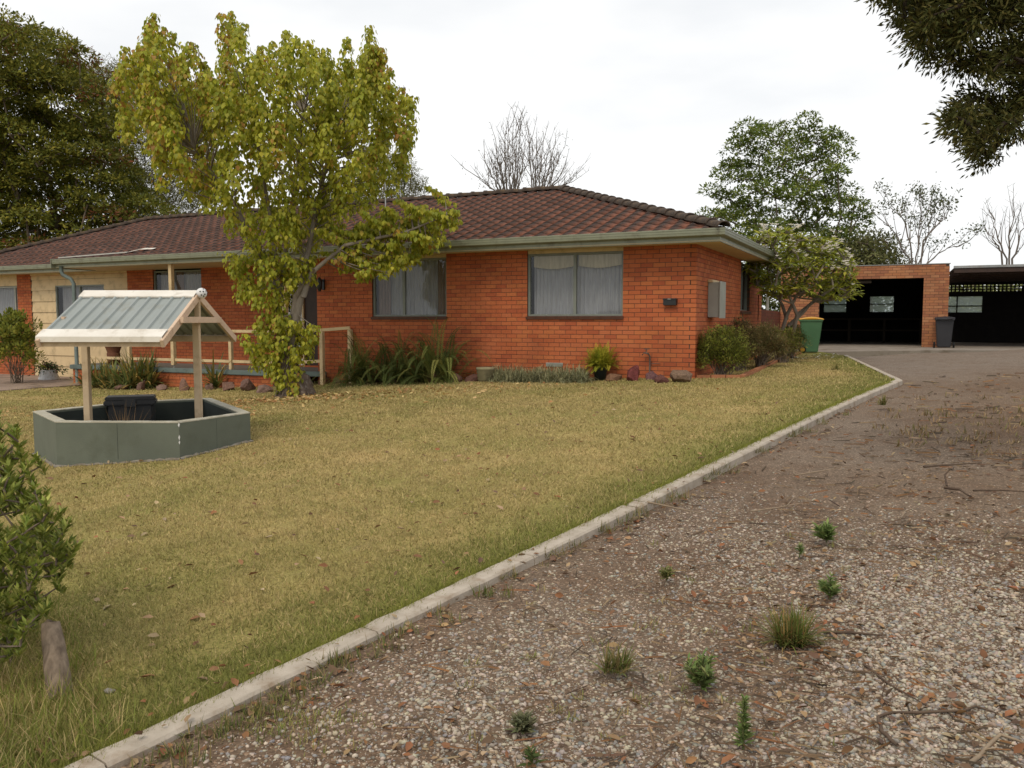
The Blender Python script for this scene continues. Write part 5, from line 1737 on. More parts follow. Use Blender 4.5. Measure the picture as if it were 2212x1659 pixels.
# ------------------------------------------------------------------ bare and thin trees
def twiggy(name, label, stems, depth, seed, bark, twigs=5, leaves=0, leafcols=None, leaf=.14, r0=.07, tuft=0, sp=1.0):
    r = random.Random(seed); nr = np.random.default_rng(seed)
    b = at(stems[0][0][0], 700, depth); b[2] = float(zg(b[0], depth)) - .55
    e = tree_root(name, label, b, 'tree')
    g = Geo(); ends = []; mids = []
    for st in stems:
        dy = r.uniform(-sp, sp)
        P = [at(px, py, depth + dy * min(1, i / 2)) - b for i, (px, py) in enumerate(st)]
        P[0] = np.array([P[0][0], P[0][1], -.1])
        Q = []
        for a, c in zip(P[:-1], P[1:]):
            for t in np.linspace(0, 1, 5)[:-1]: Q.append(a + (c - a) * t + nr.normal(0, .035, 3))
        Q.append(P[-1])
        g.tube(Q, list(np.linspace(r0, .008, len(Q)) ** 1.0), 6, wob=.08)
        m_ = len(Q)
        for k in range(twigs):
            i = r.randrange(m_ // 3, m_ - 1)
            o = Q[i]; d = Q[min(i + 1, m_ - 1)] - Q[i]; d = d / (np.linalg.norm(d) + 1e-6)
            v = d * r.uniform(.7, 1.1) + np.array([r.uniform(-.7, .7), r.uniform(-.6, .6), .25])
            L = r.uniform(.6, 1.7) * (1.1 - i / m_ * .5)
            p1 = o + v * L * .5 + nr.normal(0, .05, 3); p2 = o + v * L + np.array([0, 0, L * .25])
            g.tube([o, p1, p2], [.022, .014, .005], 4)
            ends.append(p2); mids += [o, p1]
            for _ in range(3):
                w = p1 + (p2 - p1) * r.uniform(0, 1); u = np.array([r.uniform(-.4, .4), r.uniform(-.4, .4), r.uniform(.1, .6)])
                g.tube([w, w + u * r.uniform(.4, 1)], [.009, .003], 4); ends.append(w + u * .7)
    g.build('trunk', bark, e)
    if leaves:
        pts = np.array(mids if not tuft else ends)
        idx = nr.integers(0, len(pts), leaves)
        pos = pts[idx] + nr.normal(0, .16 if not tuft else .13, (leaves, 3))
        link('crown', np_mesh('crown', *scatter(LEAF_V, LEAF_F, pos, frames(rand_dirs(leaves, nr), rand_dirs(leaves, nr)), nr.uniform(.6, 1.2, leaves) * leaf, pal(leafcols, leaves, nr))), 'leaf_soft', e)
    return e
r6 = random.Random(31)
def fan(x0, x1, yb, tops, base_px):
    out = []
    for px, py in tops:
        bx = base_px + (px - base_px) * .35
        out.append([(base_px + (px - base_px) * .12, yb + 160), (bx, yb), (bx + (px - bx) * .5, yb + (py - yb) * .45), (px, py)])
    return out
mat('grey_bark', (.20, .17, .15), (.15, .125, .11), 6, .9, .1)
twiggy('bare_tree', 'bare upright many stemmed tree behind the ridge of the roof', fan(1040, 1150, 420, [(1030, 380), (1042, 330), (1055, 345), (1066, 300), (1075, 325), (1086, 275), (1098, 262), (1108, 285), (1117, 250), (1126, 262), (1135, 300)], 1105), 44, 32, 'grey_bark', 9, 700, [(.14, .12, .06), (.12, .10, .06)], .10, .06)
twiggy('bare_tree', 'bare upright tree right of the other bare tree behind the roof ridge', fan(1140, 1240, 420, [(1140, 270), (1150, 300), (1160, 275), (1174, 288), (1186, 318), (1200, 300), (1212, 330), (1226, 350), (1240, 385)], 1155), 45, 33, 'grey_bark', 9, 700, [(.14, .12, .06), (.12, .10, .06)], .10, .06)
twiggy('thin_tree', 'thin open tree with sparse leaf tufts above the garage roof', [[(1975, 700), (1978, 575), (1985, 500), (1990, 420)], [(1970, 700), (1962, 560), (1930, 500), (1895, 470)], [(1975, 700), (1968, 540), (1955, 480), (1935, 450)], [(1978, 700), (1985, 570), (2005, 500), (2012, 430)], [(1980, 700), (2000, 575), (2040, 540), (2075, 530)], [(1976, 700), (1995, 520), (2030, 480), (2042, 470)]], 38, 34, 'grey_bark', 7, 1500, [(.10, .12, .06), (.12, .13, .06)], .15, .05, 1)
twiggy('bare_tree', 'pale leafless tree above the carport roof at the right edge', [[(2175, 700), (2172, 560), (2150, 500), (2145, 470)], [(2178, 700), (2180, 560), (2182, 490), (2190, 455)], [(2180, 700), (2190, 560), (2205, 500), (2230, 470)], [(2176, 700), (2165, 545), (2148, 520), (2135, 500)]], 44, 35, 'grey_bark', 9, 0, None, .1, .07)

# ------------------------------------------------------------------ frangipani
r7 = random.Random(41); n7 = np.random.default_rng(41)
fb_ = gp(1690, 752)
FY = 20.6
F0 = np.array([at(1693, 740, FY)[0], FY, float(zg(at(1693, 740, FY)[0], FY))])
fr = tree_root('frangipani', 'frangipani tree with pale crooked trunks and white flowers beside the house', F0)
fp = [(1612, 560), (1630, 510), (1680, 497), (1740, 500), (1800, 520), (1840, 560), (1855, 610), (1850, 640), (1790, 650), (1740, 640), (1660, 640), (1625, 610)]
def f3(px, py, dy=0.0): return at(px, py, FY + dy) - F0
g = Geo()
mains = [[(1690, 745), (1715, 712), (1722, 680), (1705, 640), (1690, 600)], [(1684, 745), (1690, 715), (1700, 680), (1720, 640), (1750, 590)], [(1702, 705), (1735, 675), (1752, 655), (1785, 632), (1815, 612), (1835, 608)], [(1700, 690), (1690, 660), (1668, 620), (1655, 570)], [(1722, 680), (1760, 650), (1790, 600), (1800, 560)]]
MP = []
for i, st in enumerate(mains):
    P = [f3(px, py, (-.5 + .25 * i) * k / 4) for k, (px, py) in enumerate(st)]
    if st[0][1] > 735: P[0][2] = -.05
    g.tube(P, list(np.linspace(.066 if i < 2 else .046, .022, len(P))), 9, wob=.05); MP += [a + (b - a) * t for a, b in zip(P[:-1], P[1:]) for t in (0.3, .6, 1)]
MP = np.array(MP)
ft = []
for px, py in sample_poly(fp, 250, r7, 6):
    hw_ = 1.25 * math.sqrt(max(.1, 1 - ((px - 1735) / 130) ** 2))
    ft.append(f3(px, py, r7.uniform(-hw_, hw_)))
nodes = list(MP)
for p in sorted(ft, key=lambda q: q[2]):
    d = [np.linalg.norm(p - q) + (1.0 if q[2] > p[2] - .05 else 0) for q in nodes]
    q = nodes[int(np.argmin(d))]
    limb(g, q, p, .024, .016, .8, 5, 6); nodes.append(p * .6 + q * .4)
g.build('trunk', 'pale_bark', fr)
Vs, Fl = [], []
for p in ft:
    n = r7.randint(16, 23)
    az = n7.uniform(0, 6.283, n); el = n7.uniform(-.5, .75, n)
    axis = np.stack([np.cos(az) * np.cos(el), np.sin(az) * np.cos(el), np.sin(el)], 1)
    Vs.append(scatter([(0, 0, 0), (.13, .45, .02), (.10, .75, -.05), (0, 1, -.16), (-.10, .75, -.05), (-.13, .45, .02)], [(0, 1, 5), (1, 2, 5), (2, 4, 5), (2, 3, 4)], p + axis * .015, frames(axis, np.array([0, 0, 1.0]) + n7.normal(0, .3, (n, 3))), n7.uniform(.13, .24, n), pal([(.33, .345, .045), (.26, .29, .04), (.42, .41, .06), (.20, .235, .034)], n, n7)))
    if r7.random() < (.30 if p[2] > 1.9 else .06):
        m_ = r7.randint(3, 7)
        c = p + np.array([-.02, -.16, .17]) + n7.normal(0, .06, (m_, 3))
        for k in range(5):
            a = k * 1.2566
            ax = np.stack([np.full(m_, math.cos(a)), np.full(m_, math.sin(a)), np.full(m_, .5)], 1) + n7.normal(0, .1, (m_, 3))
            Fl.append(scatter([(0, 0, 0), (.35, .5, .05), (0, 1, .1), (-.35, .5, .05)], LEAF_F, c, frames(ax, np.tile([0, 0, 1.0], (m_, 1))), np.full(m_, .066), np.tile([.90, .85, .77], (m_, 1))))
link('crown', np_mesh('crown', *parts_join(Vs)), 'leaf_soft', fr)
link('flowers', np_mesh('flowers', *parts_join(Fl)), mat_attr('petal', .6, .2, 5, .1, trans=.3), fr)

# ------------------------------------------------------------------ foliage hanging in at the upper right
ov_poly = [(1905, 5), (1925, 25), (1970, 50), (1985, 90), (2015, 130), (2050, 150), (2110, 140), (2120, 190), (2085, 215), (2055, 232), (2065, 262), (2085, 295), (2100, 325), (2120, 345), (2138, 345), (2152, 320), (2212, 275), (2360, 250), (2380, -120), (1870, -120)]
r8 = random.Random(51); n8 = np.random.default_rng(51)
OY = 6.0
OB = np.array([5.9, 6.6, float(zg(5.9, 6.6)) - .05])
ot = tree_root('overhanging_tree', 'dark narrow leaved tree hanging into view at the upper right', OB)
g = Geo()
tops = [np.array([5.6, 6.5, 3.6]) - OB, np.array([5.0, 6.2, 4.6]) - OB]
g.tube([np.array([0, 0, -.2]), np.array([-.05, 0, 1.2]), np.array([-.2, -.1, 2.6]), tops[0]], [.22, .17, .14, .11], 12, wob=.08)
nodes = [tops[0], tops[1], tops[0] * .5 + tops[1] * .5]
g.tube([tops[0], tops[1]], [.1, .07], 8)
op = [at(px, py, OY + r8.uniform(-.55, .55)) - OB for px, py in sample_poly(ov_poly, 300, r8, 10) if ((px - 2150) / 60) ** 2 + ((py - 75) / 26) ** 2 > 1 and ((px - 2125) / 55) ** 2 + ((py - 178) / 22) ** 2 > 1 and ((px - 2080) / 30) ** 2 + ((py - 110) / 18) ** 2 > 1]
for p in sorted(op, key=lambda q: -q[0]):
    q = nodes[int(np.argmin([np.linalg.norm(p - q) for q in nodes]))]
    limb(g, q, p, .018, .006, .2, 4, 5); nodes.append(p)
g.build('trunk', 'twig_dark', ot)
Vs = []
for p in op:
    n = r8.randint(150, 220)
    tw = np.array([r8.gauss(-.5, .5), r8.gauss(0, .4), r8.gauss(-.35, .3)]); tw /= np.linalg.norm(tw)
    t = n8.uniform(-.10, .10, n)
    az = rand_dirs(n, n8)
    pos = p + tw * t[:, None] + az * n8.uniform(0, .11, (n, 1))
    Vs.append(scatter([(0, 0, 0), (.15, .45, .02), (0, 1, -.04), (-.15, .45, .02)], LEAF_F, pos, frames(az * 1.4 + tw * .9, rand_dirs(n, n8)), n8.uniform(.032, .06, n), pal([(.060, .064, .016), (.048, .054, .014), (.085, .082, .02), (.12, .105, .03)], n, n8)))
link('crown', np_mesh('crown', *parts_join(Vs)), mat_attr('backlit_leaf', .65, .12, 5, .2, trans=.14), ot)  # leaf colours kept dark and barely translucent to paint in the backlit look

# ------------------------------------------------------------------ shrubs
def shrub(name, label, cen, rad, n, leaf, cols, seed, lm='leaf_soft', group=None, stems=26, tmpl=(LEAF_V, LEAF_F), nt=60, lump=.16, base=None, cat='shrub', lowd=.4):
    """stems from one foot that end in leafy tips spread over an uneven dome"""
    r = random.Random(seed); nr = np.random.default_rng(seed)
    base = np.array(base if base is not None else (cen[0], cen[1], float(zg(cen[0], cen[1]))))
    e = tree_root(name, label, base, cat, group)
    g = Geo(); tips_ = []
    for i in range(nt):
        d = rand_dirs(1, nr)[0]; d[2] = abs(d[2]) * (1 + lowd) - lowd
        k = r.uniform(.5, 1.0) * (1 + r.gauss(0, .13))
        tips_.append(np.array(cen) + d * np.array(rad) * k - base)
    for p in tips_[:stems]:
        limb(g, np.array([r.gauss(0, .06), r.gauss(0, .06), -.02]), p, .011, .004, .6, 5, 5)
    g.build('stems', 'bark', e)
    per = n // nt
    Vs = []
    for p in tips_:
        d = rand_dirs(per, nr)
        pos = p + d * lump * nr.uniform(.1, 1, (per, 1)) ** .6
        axis = d + np.array([0, 0, .5]) + (p - np.array([0, 0, .2])) * .25
        Vs.append(scatter(tmpl[0], tmpl[1], pos, frames(axis, d + np.array([0, 0, .8])), nr.uniform(.65, 1.25, per) * leaf, pal(cols, per, nr, .22) * r.uniform(.8, 1.2)))
    link('foliage', np_mesh('foliage', *parts_join(Vs)), lm, e)
    return e
HG = [(.25, .28, .05), (.20, .23, .045), (.32, .32, .065)]
HB = [(.25, .20, .085), (.20, .18, .07), (.30, .21, .10), (.18, .18, .065)]
def hp(px, py, d): return at(px, py, d)
def hedge(label, px, py0, py1, wpx, d, n, cols, seed, leaf=.045, nt=70):
    c = at(px, (py0 + py1) / 2, d); k = d / F_PX
    shrub('shrub', label, c, (wpx * k / 2 * 1.35, wpx * k / 2 * .85, (py1 - py0) * k / 2 * 1.15), int(n * 2.4), leaf * 1.15, cols, seed, group='shrubs along the side wall', nt=nt * 2, lump=.13, stems=40)
hedge('green shrub at the house corner, first of the row along the side wall', 1560, 715, 812, 92, 15.9, 6200, HG + [(.085, .075, .035)], 61, .04, 90)
hedge('reddish tipped shrub in the row under the meter box', 1600, 700, 790, 70, 17.6, 3200, HB + [(.09, .05, .03)], 62)
hedge('brownish shrub in the middle of the row along the side wall', 1645, 708, 792, 84, 18.2, 4200, HB, 63)
hedge('green and brown shrub at the foot of the frangipani', 1690, 715, 775, 66, 19.9, 3000, HG + HB, 64)
hedge('dark green shrub beside the green wheelie bin', 1710, 708, 762, 50, 21.6, 2600, [(.10, .14, .035), (.13, .17, .045)], 65)
c = at(30, 735, 22.6); shrub('shrub', 'yellow green camellia like shrub before the far left window', c, (.75, .6, .85), 5200, .10, [(.20, .22, .035), (.15, .18, .03), (.30, .29, .045)], 66, 'leaf_gloss', None, 30, nt=75, lump=.18, lowd=.7, base=at(35, 800, 22.6) * [1, 1, 0] + [0, 0, float(zg(*at(35, 800, 22.6)[:2]))])
# shrub at the left edge, close to the camera
sc_ = gp(40, 1490)
rs = random.Random(71); ns = np.random.default_rng(71)
S0 = np.array([sc_[0] - .18, sc_[1] + .25, 0]); S0[2] = float(zg(S0[0], S0[1]))
se = tree_root('shrub', 'glossy green leafy shrub cut off by the left edge in front', S0, 'shrub')
sp_poly = [(-260, 1000), (-120, 880), (-20, 905), (10, 920), (45, 940), (50, 990), (95, 1010), (75, 1060), (120, 1110), (150, 1150), (165, 1200), (150, 1250), (95, 1290), (110, 1320), (60, 1360), (40, 1420), (-260, 1450)]
stp = [at(px, py, S0[1] + rs.uniform(-.38, .38)) - S0 for px, py in sample_poly(sp_poly, 430, rs, 6.5)]
g = Geo(); nodes = [np.array([0, 0, 0.0]), np.array([.02, .02, .2]), np.array([-.06, 0, .35])]
for p in sorted(stp, key=lambda q: np.linalg.norm(q)):
    q = nodes[int(np.argmin([np.linalg.norm(p - q) + (.3 if q[2] > p[2] + .02 else 0) for q in nodes]))]
    limb(g, q, p, .006, .003, .4, 4, 5); nodes.append(p)
g.build('stems', 'bark', se)
Vs = []
for p in stp:
    n = rs.randint(32, 46)
    t = ns.uniform(-.05, .045, n); tw = np.array([rs.gauss(.2, .4), rs.gauss(-.1, .4), 1.0]); tw /= np.linalg.norm(tw)
    az = ns.uniform(0, 6.283, n); o_ = np.stack([np.cos(az), np.sin(az), ns.uniform(.2, 1.0, n)], 1)
    Vs.append(scatter([(0, 0, 0), (.14, .45, .03), (0, 1, -.04), (-.14, .45, .03), (0, .5, -.01)], [(0, 1, 4), (1, 2, 4), (2, 3, 4), (3, 0, 4)], p + tw * t[:, None], frames(o_ + tw * .5, tw + ns.normal(0, .35, (n, 3))), ns.uniform(.03, .052, n), pal([(.24, .275, .045), (.19, .23, .04), (.33, .345, .08), (.14, .18, .03)], n, ns, .25)))
link('foliage', np_mesh('foliage', *parts_join(Vs)), 'leaf_gloss', se)

# ------------------------------------------------------------------ ferns, clivias, ground cover
rf = random.Random(81)
FC = [(.11, .14, .035), (.14, .17, .042), (.20, .22, .055), (.085, .11, .03), (.25, .245, .065)]
for i, (px, off, L, n, l) in enumerate([(950, .62, 1.55, 95, 'tall sword fern clump at the right end of the fern bed'), (850, .55, 1.4, 85, 'sword fern clump in the middle of the fern bed'), (775, .55, 1.4, 85, 'sword fern clump at the left end of the bed by the porch rail'), (905, .3, 1.45, 44, 'upright sword fern at the back of the bed under the left window')]):
    p = front_pt(px, off)
    e = tree_root('fern', l, p, 'fern', 'ferns in the front bed')
    link('fronds', np_mesh('fronds', *fern_geo(rf, n, (0, 0, 0.05), L, FC, 1.35, .075, .19, 36, .5)), 'leaf_soft', e)
CCOL = [(.12, .15, .04), (.15, .17, .05), (.10, .125, .04), (.28, .22, .06), (.38, .25, .075)]
for i, (px, off, n, L, l) in enumerate([(300, .75, 300, 1.0, 'large strap leaved clivia clump behind the pond'), (225, .75, 130, .8, 'smaller clivia clump left of the large one'), (187, .95, 60, .7, 'narrow grassy clump at the foot of the downpipe'), (462, .68, 40, .95, 'thin strap leaved clump behind the right post of the pond roof'), (255, .85, 120, .7, 'low yellowing clivia between the two bigger clumps')]):
    x = hx(px, -off); p = hw(x, -off); p[2] = float(zg(p[0], p[1]))
    e = tree_root('clivia', l, p, 'plant', 'strap leaved plants before the porch')
    link('leaves', np_mesh('leaves', *tapered_leaf_geo(rf, n, (0, 0, 0.02), .34 if n > 60 else .08, L, .055, 7, .8, CCOL, .6)), 'leaf_gloss', e)
# grey ground cover under the window
Vs = []
p0 = front_pt(1170, .55)
e = tree_root('ground_cover', 'grey green grassy ground cover in the bed below the right window', p0, 'ground cover')
for i in range(110):
    q = front_pt(rf.uniform(1062, 1262), rf.uniform(.25, .95)) - p0
    Vs.append(tapered_leaf_geo(rf, 40, (q[0], q[1], q[2]), .09, .36, .014, 5, 2.4, [(.30, .29, .165), (.24, .24, .13), (.37, .35, .20), (.18, .19, .10)], .5))
link('leaves', np_mesh('leaves', *parts_join(Vs)), 'leaf_soft', e)
nfl = 60
q = np.array([front_pt(rf.uniform(1065, 1258), rf.uniform(.5, .9)) - p0 + [0, 0, rf.uniform(.1, .2)] for _ in range(nfl)])
link('flowers', np_mesh('flowers', *scatter([(-.5, 0, 0), (.5, 0, 0), (0, .9, .2), (0, .3, .6)], [(0, 1, 3), (1, 2, 3), (2, 0, 3)], q, frames(rand_dirs(nfl), rand_dirs(nfl)), np.full(nfl, .016), np.tile([.6, .6, .56], (nfl, 1)))), 'petal', e)

# ================================================================== grass, gravel, litter
ng = np.random.default_rng(101)
mat_attr('grass_blade', .75, .15, 3, .15, trans=.2)
def lawn_noise(x, y):
    return .5 + .25 * np.sin(.9 * x + 1.3 * np.sin(.7 * y)) * np.cos(.8 * y + .6 * np.sin(1.1 * x)) + .25 * np.sin(2.3 * x + .5) * np.sin(1.9 * y + 1.1 * np.sin(x))
def blades(n, dmin, dmax, lmin, lmax, edge=None, green=0.0, long_leaf=False):
    u = ng.random(n)
    d = dmin * (dmax / dmin) ** (u ** .85)                    # denser close to the camera
    k = ng.uniform(-.66, .66, n)
    x = k * d; y = d
    thin = lawn_noise(4.3 * x + 2, 3.9 * y + 1)                # thin, worn spots
    keep = (x < kerb_x(y)) & (ng.random(n) > .75 * sst(.72, .92, thin))
    x, y, d = x[keep], y[keep], d[keep]
    m = len(x)
    z = zg(x, y) + .012 * np.sin(1.7 * x + .6 * y) * np.sin(.9 * y - .4 * x)
    near_kerb = np.clip(1 - (kerb_x(y) - x) / .9, 0, 1)
    f = np.clip(lawn_noise(x, y) * .55 + .35 * (lawn_noise(3.1 * x + 5, 2.7 * y) - .5) + .35 * (lawn_noise(7.3 * x, 6.1 * y + 2) - .5) + .05 + ng.normal(0, .18, m) + near_kerb * .8 + green + .45 * np.clip((5.6 - d) / 3.2, 0, 1), 0, 1)
    c = np.array([.49, .375, .175]) * (1 - f)[:, None] + np.array([.235, .24, .068]) * f[:, None]
    c *= ng.uniform(.6, 1.35, (m, 1))
    dry = ng.random(m) < .10
    c[dry] = np.array([.56, .43, .21]) * ng.uniform(.8, 1.15, (int(dry.sum()), 1))
    az = ng.uniform(0, 6.283, m)
    tilt = ng.uniform(.15, 1.25, m)
    axis = np.stack([np.cos(az) * np.sin(tilt), np.sin(az) * np.sin(tilt), np.cos(tilt)], 1)
    L = ng.uniform(lmin, lmax, m) * (1 + near_kerb * .5)
    W = np.maximum(.0038, .0013 * d)
    S = np.stack([W, L, L], 1)
    return scatter([(-.5, 0, 0), (.5, 0, 0), (0, 1, -.12)], [(0, 1, 2)], np.stack([x, y, z - .003], 1), frames(axis, rand_dirs(m, ng)), S, c)
gl_ = [blades(400000, 2.0, 17, .016, .042), blades(90000, 11, 23, .02, .05)]
# ragged grass over the kerb's lawn edge
n = 16000
t = ng.random(n) ** 1.4
ky = 1.4 + t * 12
kx = kerb_x(ky) + ng.normal(-.015, .03, n)
c = np.array([.24, .25, .05]) * ng.uniform(.7, 1.3, (n, 1))
az = ng.uniform(0, 6.283, n); tl = ng.uniform(.1, 1.1, n)
ax = np.stack([np.cos(az) * np.sin(tl) + .25, np.sin(az) * np.sin(tl) - .15, np.cos(tl)], 1)
gl_.append(scatter([(-.5, 0, 0), (.5, 0, 0), (0, 1, -.2)], [(0, 1, 2)], np.stack([kx, ky, zg(kx, ky)], 1), frames(ax, rand_dirs(n, ng)), np.stack([np.maximum(.003, .0007 * ky), ng.uniform(.02, .06, n), np.full(n, .04)], 1), c))
tag(link('lawn_grass', np_mesh('lawn_grass', *parts_join(gl_)), 'grass_blade'), 'short dry couch grass of the front lawn', 'grass', kind='stuff')

# longer rank grass round the log and shrub at the lower left
n = 9000
px = ng.uniform(-200, 330, n); py = ng.uniform(1290, 1900, n)
ok = (py - 1290) > np.maximum(0, (px - 120)) * 1.9
px, py = px[ok], py[ok]
P = np.array([gp(a, b) for a, b in zip(px[::9], py[::9])])
P = np.repeat(P, 9, 0)[:len(px)] + ng.normal(0, .035, (len(np.repeat(P, 9, 0)[:len(px)]), 3)) * [1, 1, 0]
P = P[P[:, 0] < kerb_x(P[:, 1]) - .04]
n = len(P); P[:, 2] = zg(P[:, 0], P[:, 1])
az = ng.uniform(0, 6.283, n); tl = ng.uniform(.1, .9, n)
ax = np.stack([np.cos(az) * np.sin(tl), np.sin(az) * np.sin(tl), np.cos(tl)], 1)
cc = pal([(.22, .24, .05), (.18, .21, .045), (.28, .26, .08), (.45, .35, .16)], n, ng)
L = ng.uniform(.04, .15, n)
tag(link('rank_grass', np_mesh('rank_grass', *scatter([(-.5, 0, 0), (.5, 0, 0), (.32, .55, -.06), (-.32, .55, -.06), (0, 1, -.28)], [(0, 1, 2), (0, 2, 3), (3, 2, 4)], P, frames(ax, rand_dirs(n, ng)), np.stack([np.full(n, .0042), L, L], 1), cc)), 'grass_blade'), 'long rank grass round the log and shrub', 'grass', kind='stuff')

# gravel: rounded river stones, thick in some stretches and trodden away in others
bm = bmesh.new(); bmesh.ops.create_icosphere(bm, subdivisions=1, radius=1)
PB_V = np.array([v.co[:] for v in bm.verts]); PB_F = np.array([[v.index for v in f.verts] for f in bm.faces]); bm.free()
mat_attr('pebble', .85, .25, 40, .3, .3, 90)
BLOBS = []
for px, py, rad_, amp in ((1250, 1330, .75, 1.25), (1000, 1500, .5, 1.1), (1450, 1180, .85, 1.2), (1600, 1130, .7, .8), (720, 1610, .45, .7), (1150, 1640, .5, .9), (1480, 1630, .4, .55), (1760, 1600, .35, .45), (2050, 1340, .75, 1.25), (2150, 1500, .7, 1.25), (2000, 1640, .5, 1.0), (1560, 1250, .35, .35), (2000, 1190, .6, .5), (1700, 1190, .4, .4)):
    q_ = gp(px, py, -DRIVE_DROP); BLOBS.append((q_[0], q_[1], rad_, amp))
def gravel_density(x, y):
    s = x - kerb_x(y)
    q = .5 + .5 * np.sin(1.1 * x + 2.0 + .8 * np.sin(.9 * y)) * np.cos(.75 * y - .5 * x + .6) + .28 * np.sin(3.1 * x - 1.3 * y) * np.sin(2.2 * y + .7)
    near = 1 - sst(4.3, 6.2, y - .15 * s)
    right = sst(1.2, 2.2, s) * (1 - sst(4.6, 6.4, y))
    edge = sst(.12, .42, s)
    b_ = np.zeros_like(q)
    for bx, by_, rad_, amp in BLOBS:
        b_ = np.maximum(b_, amp * np.exp(-(((x - bx) / rad_) ** 2 + ((y - by_) / (rad_ * 1.7)) ** 2)))
    return np.clip(b_ * (.2 + .95 * q) + .10 * near, .0, 1) * edge + .015
def pebbles(n, dmin, dmax, smin, smax):
    d = dmin * (dmax / dmin) ** ng.random(n)
    x = ng.uniform(-.4, .66, n) * d; y = d
    keep = (x > kerb_x(y) + .14) & (ng.random(n) < gravel_density(x, y))
    x, y = x[keep], y[keep]; m = len(x)
    s = (smin + (smax - smin) * ng.random(m) ** 3.0) * .5
    dd = x - kerb_x(y)
    z = zg(x, y) - drive_drop(y) + .018 * np.sin(2.1 * x + .4) * np.sin(1.3 * y) * np.minimum(1, dd * 2) + .03 * np.clip(dd, 0, 4) / 4
    S = np.stack([s * ng.uniform(.8, 1.35, m), s * ng.uniform(.7, 1.1, m), s * ng.uniform(.4, .75, m)], 1)
    up = np.tile([0, 0, 1.0], (m, 1)) + ng.normal(0, .25, (m, 3))
    a = ng.uniform(0, 6.283, m); ax = np.stack([np.cos(a), np.sin(a), np.zeros(m)], 1)
    c = pal([(.42, .36, .285), (.45, .38, .295), (.37, .315, .25), (.50, .43, .345), (.31, .275, .235), (.25, .24, .225), (.38, .295, .215), (.34, .29, .235), (.43, .35, .26), (.22, .19, .16)], m, ng, .12)
    return scatter(PB_V * (1 + ng.normal(0, .09, PB_V.shape)), PB_F, np.stack([x, y, z + S[:, 2] * ng.uniform(-.35, .45, m)], 1), frames(ax, up), S, c)
pb_ = [pebbles(150000, 1.7, 7.5, .006, .026), pebbles(40000, 1.6, 5.5, .004, .011)]
tag(link('gravel', np_mesh('gravel', *parts_join(pb_), smooth=True), 'pebble'), 'pale mixed river gravel on the drive', 'gravel', kind='stuff')

# fallen leaves, bark strips and fine twigs
def drop_z(x, y):
    s = x - kerb_x(y)
    zl = zg(x, y)
    return np.where(s < 0, zl + .02, np.where(s < .13, zl + .022, zl - drive_drop(y) + .03 * np.clip(s, 0, 4) / 4 + .014))
LIT = [(.26, .14, .065), (.34, .22, .12), (.20, .10, .05), (.42, .31, .19), (.17, .105, .065), (.28, .125, .06)]
mat_attr('dry_leaf', .8, .2, 8, .3, trans=.1)
def litter(x, y, size, cols):
    m = len(x)
    on = (x - kerb_x(y) > -.02) & (x - kerb_x(y) < .125) & (ng.random(len(x)) < .8)      # wind keeps the kerb nearly clean
    x, y, size = x[~on], y[~on], size[~on]; m = len(x)
    z = drop_z(x, y)
    a = ng.uniform(0, 6.283, m); ax = np.stack([np.cos(a), np.sin(a), ng.normal(.1, .25, m)], 1)
    return scatter([(0, 0, 0), (.26, .35, .14), (.18, .75, .10), (0, 1, .02), (-.18, .75, .12), (-.26, .35, .10), (0, .5, -.02)], HEART_F, np.stack([x, y, z], 1), frames(ax, np.tile([0, 0, 1.0], (m, 1)) + ng.normal(0, .4, (m, 3))), size, pal(cols, m, ng))
Ls = []
n = 1500                                                   # round the lawn tree
a = ng.uniform(0, 6.283, n); rr = np.abs(ng.normal(0, 2.6, n)) + .3
x = T0[0] + rr * np.cos(a) * 1.3; y = T0[1] - .2 + rr * np.sin(a) * .55 - .6
ok = (y < 16) & (x < kerb_x(y)); x, y = x[ok], y[ok]
Ls.append(litter(x, y, ng.uniform(.05, .10, len(x)), [(.46, .33, .15), (.52, .38, .18), (.40, .24, .09), (.36, .20, .08)]))
n = 700
d = 2.2 * (12 / 2.2) ** ng.random(n); x = ng.uniform(-.6, .5, n) * d
ok = x < kerb_x(d); Ls.append(litter(x[ok], d[ok], ng.uniform(.025, .07, int(ok.sum())), LIT))
n = 420                                                     # gathered along the kerb
y = 1.6 * (12 / 1.6) ** ng.random(n); x = kerb_x(y) + np.abs(ng.normal(.2, .14, n))
Ls.append(litter(x, y, ng.uniform(.02, .065, n), LIT))
n = 900
d = 1.7 * (14 / 1.7) ** ng.random(n); x = ng.uniform(-.3, .66, n) * d
ok = x > kerb_x(d) + .1; Ls.append(litter(x[ok], d[ok], ng.uniform(.018, .06, int(ok.sum())), LIT))
n = 750                                                     # drifts between the wheel tracks and under the overhanging tree
q = np.array([gp(a, b, -.03) for a, b in zip(np.concatenate([ng.normal(1720, 130, 380), ng.uniform(1900, 2230, 370)]), np.concatenate([ng.normal(1330, 130, 380), ng.uniform(900, 1640, 370)]).clip(880, 1650))])
Ls.append(litter(q[:, 0], q[:, 1], ng.uniform(.015, .05, n), LIT + [(.12, .08, .055), (.15, .10, .06)]))
tag(link('fallen_leaves', np_mesh('fallen_leaves', *parts_join(Ls)), 'dry_leaf'), 'scattered brown and yellow fallen leaves', 'leaves', kind='stuff')
n = 8000                                                    # fine twigs and bark shreds
d = 1.8 * (15 / 1.8) ** (ng.random(n) ** .8); x = ng.uniform(-.25, .66, n) * d
s = x - kerb_x(d)
ok = (s > .15) & (ng.random(n) < .25 + .75 * sst(.5, 3, s)); x, d = x[ok], d[ok]; m = len(x)
a = ng.normal(.1, 1.1, m); ax = np.stack([np.cos(a), np.sin(a), ng.normal(.0, .06, m)], 1)
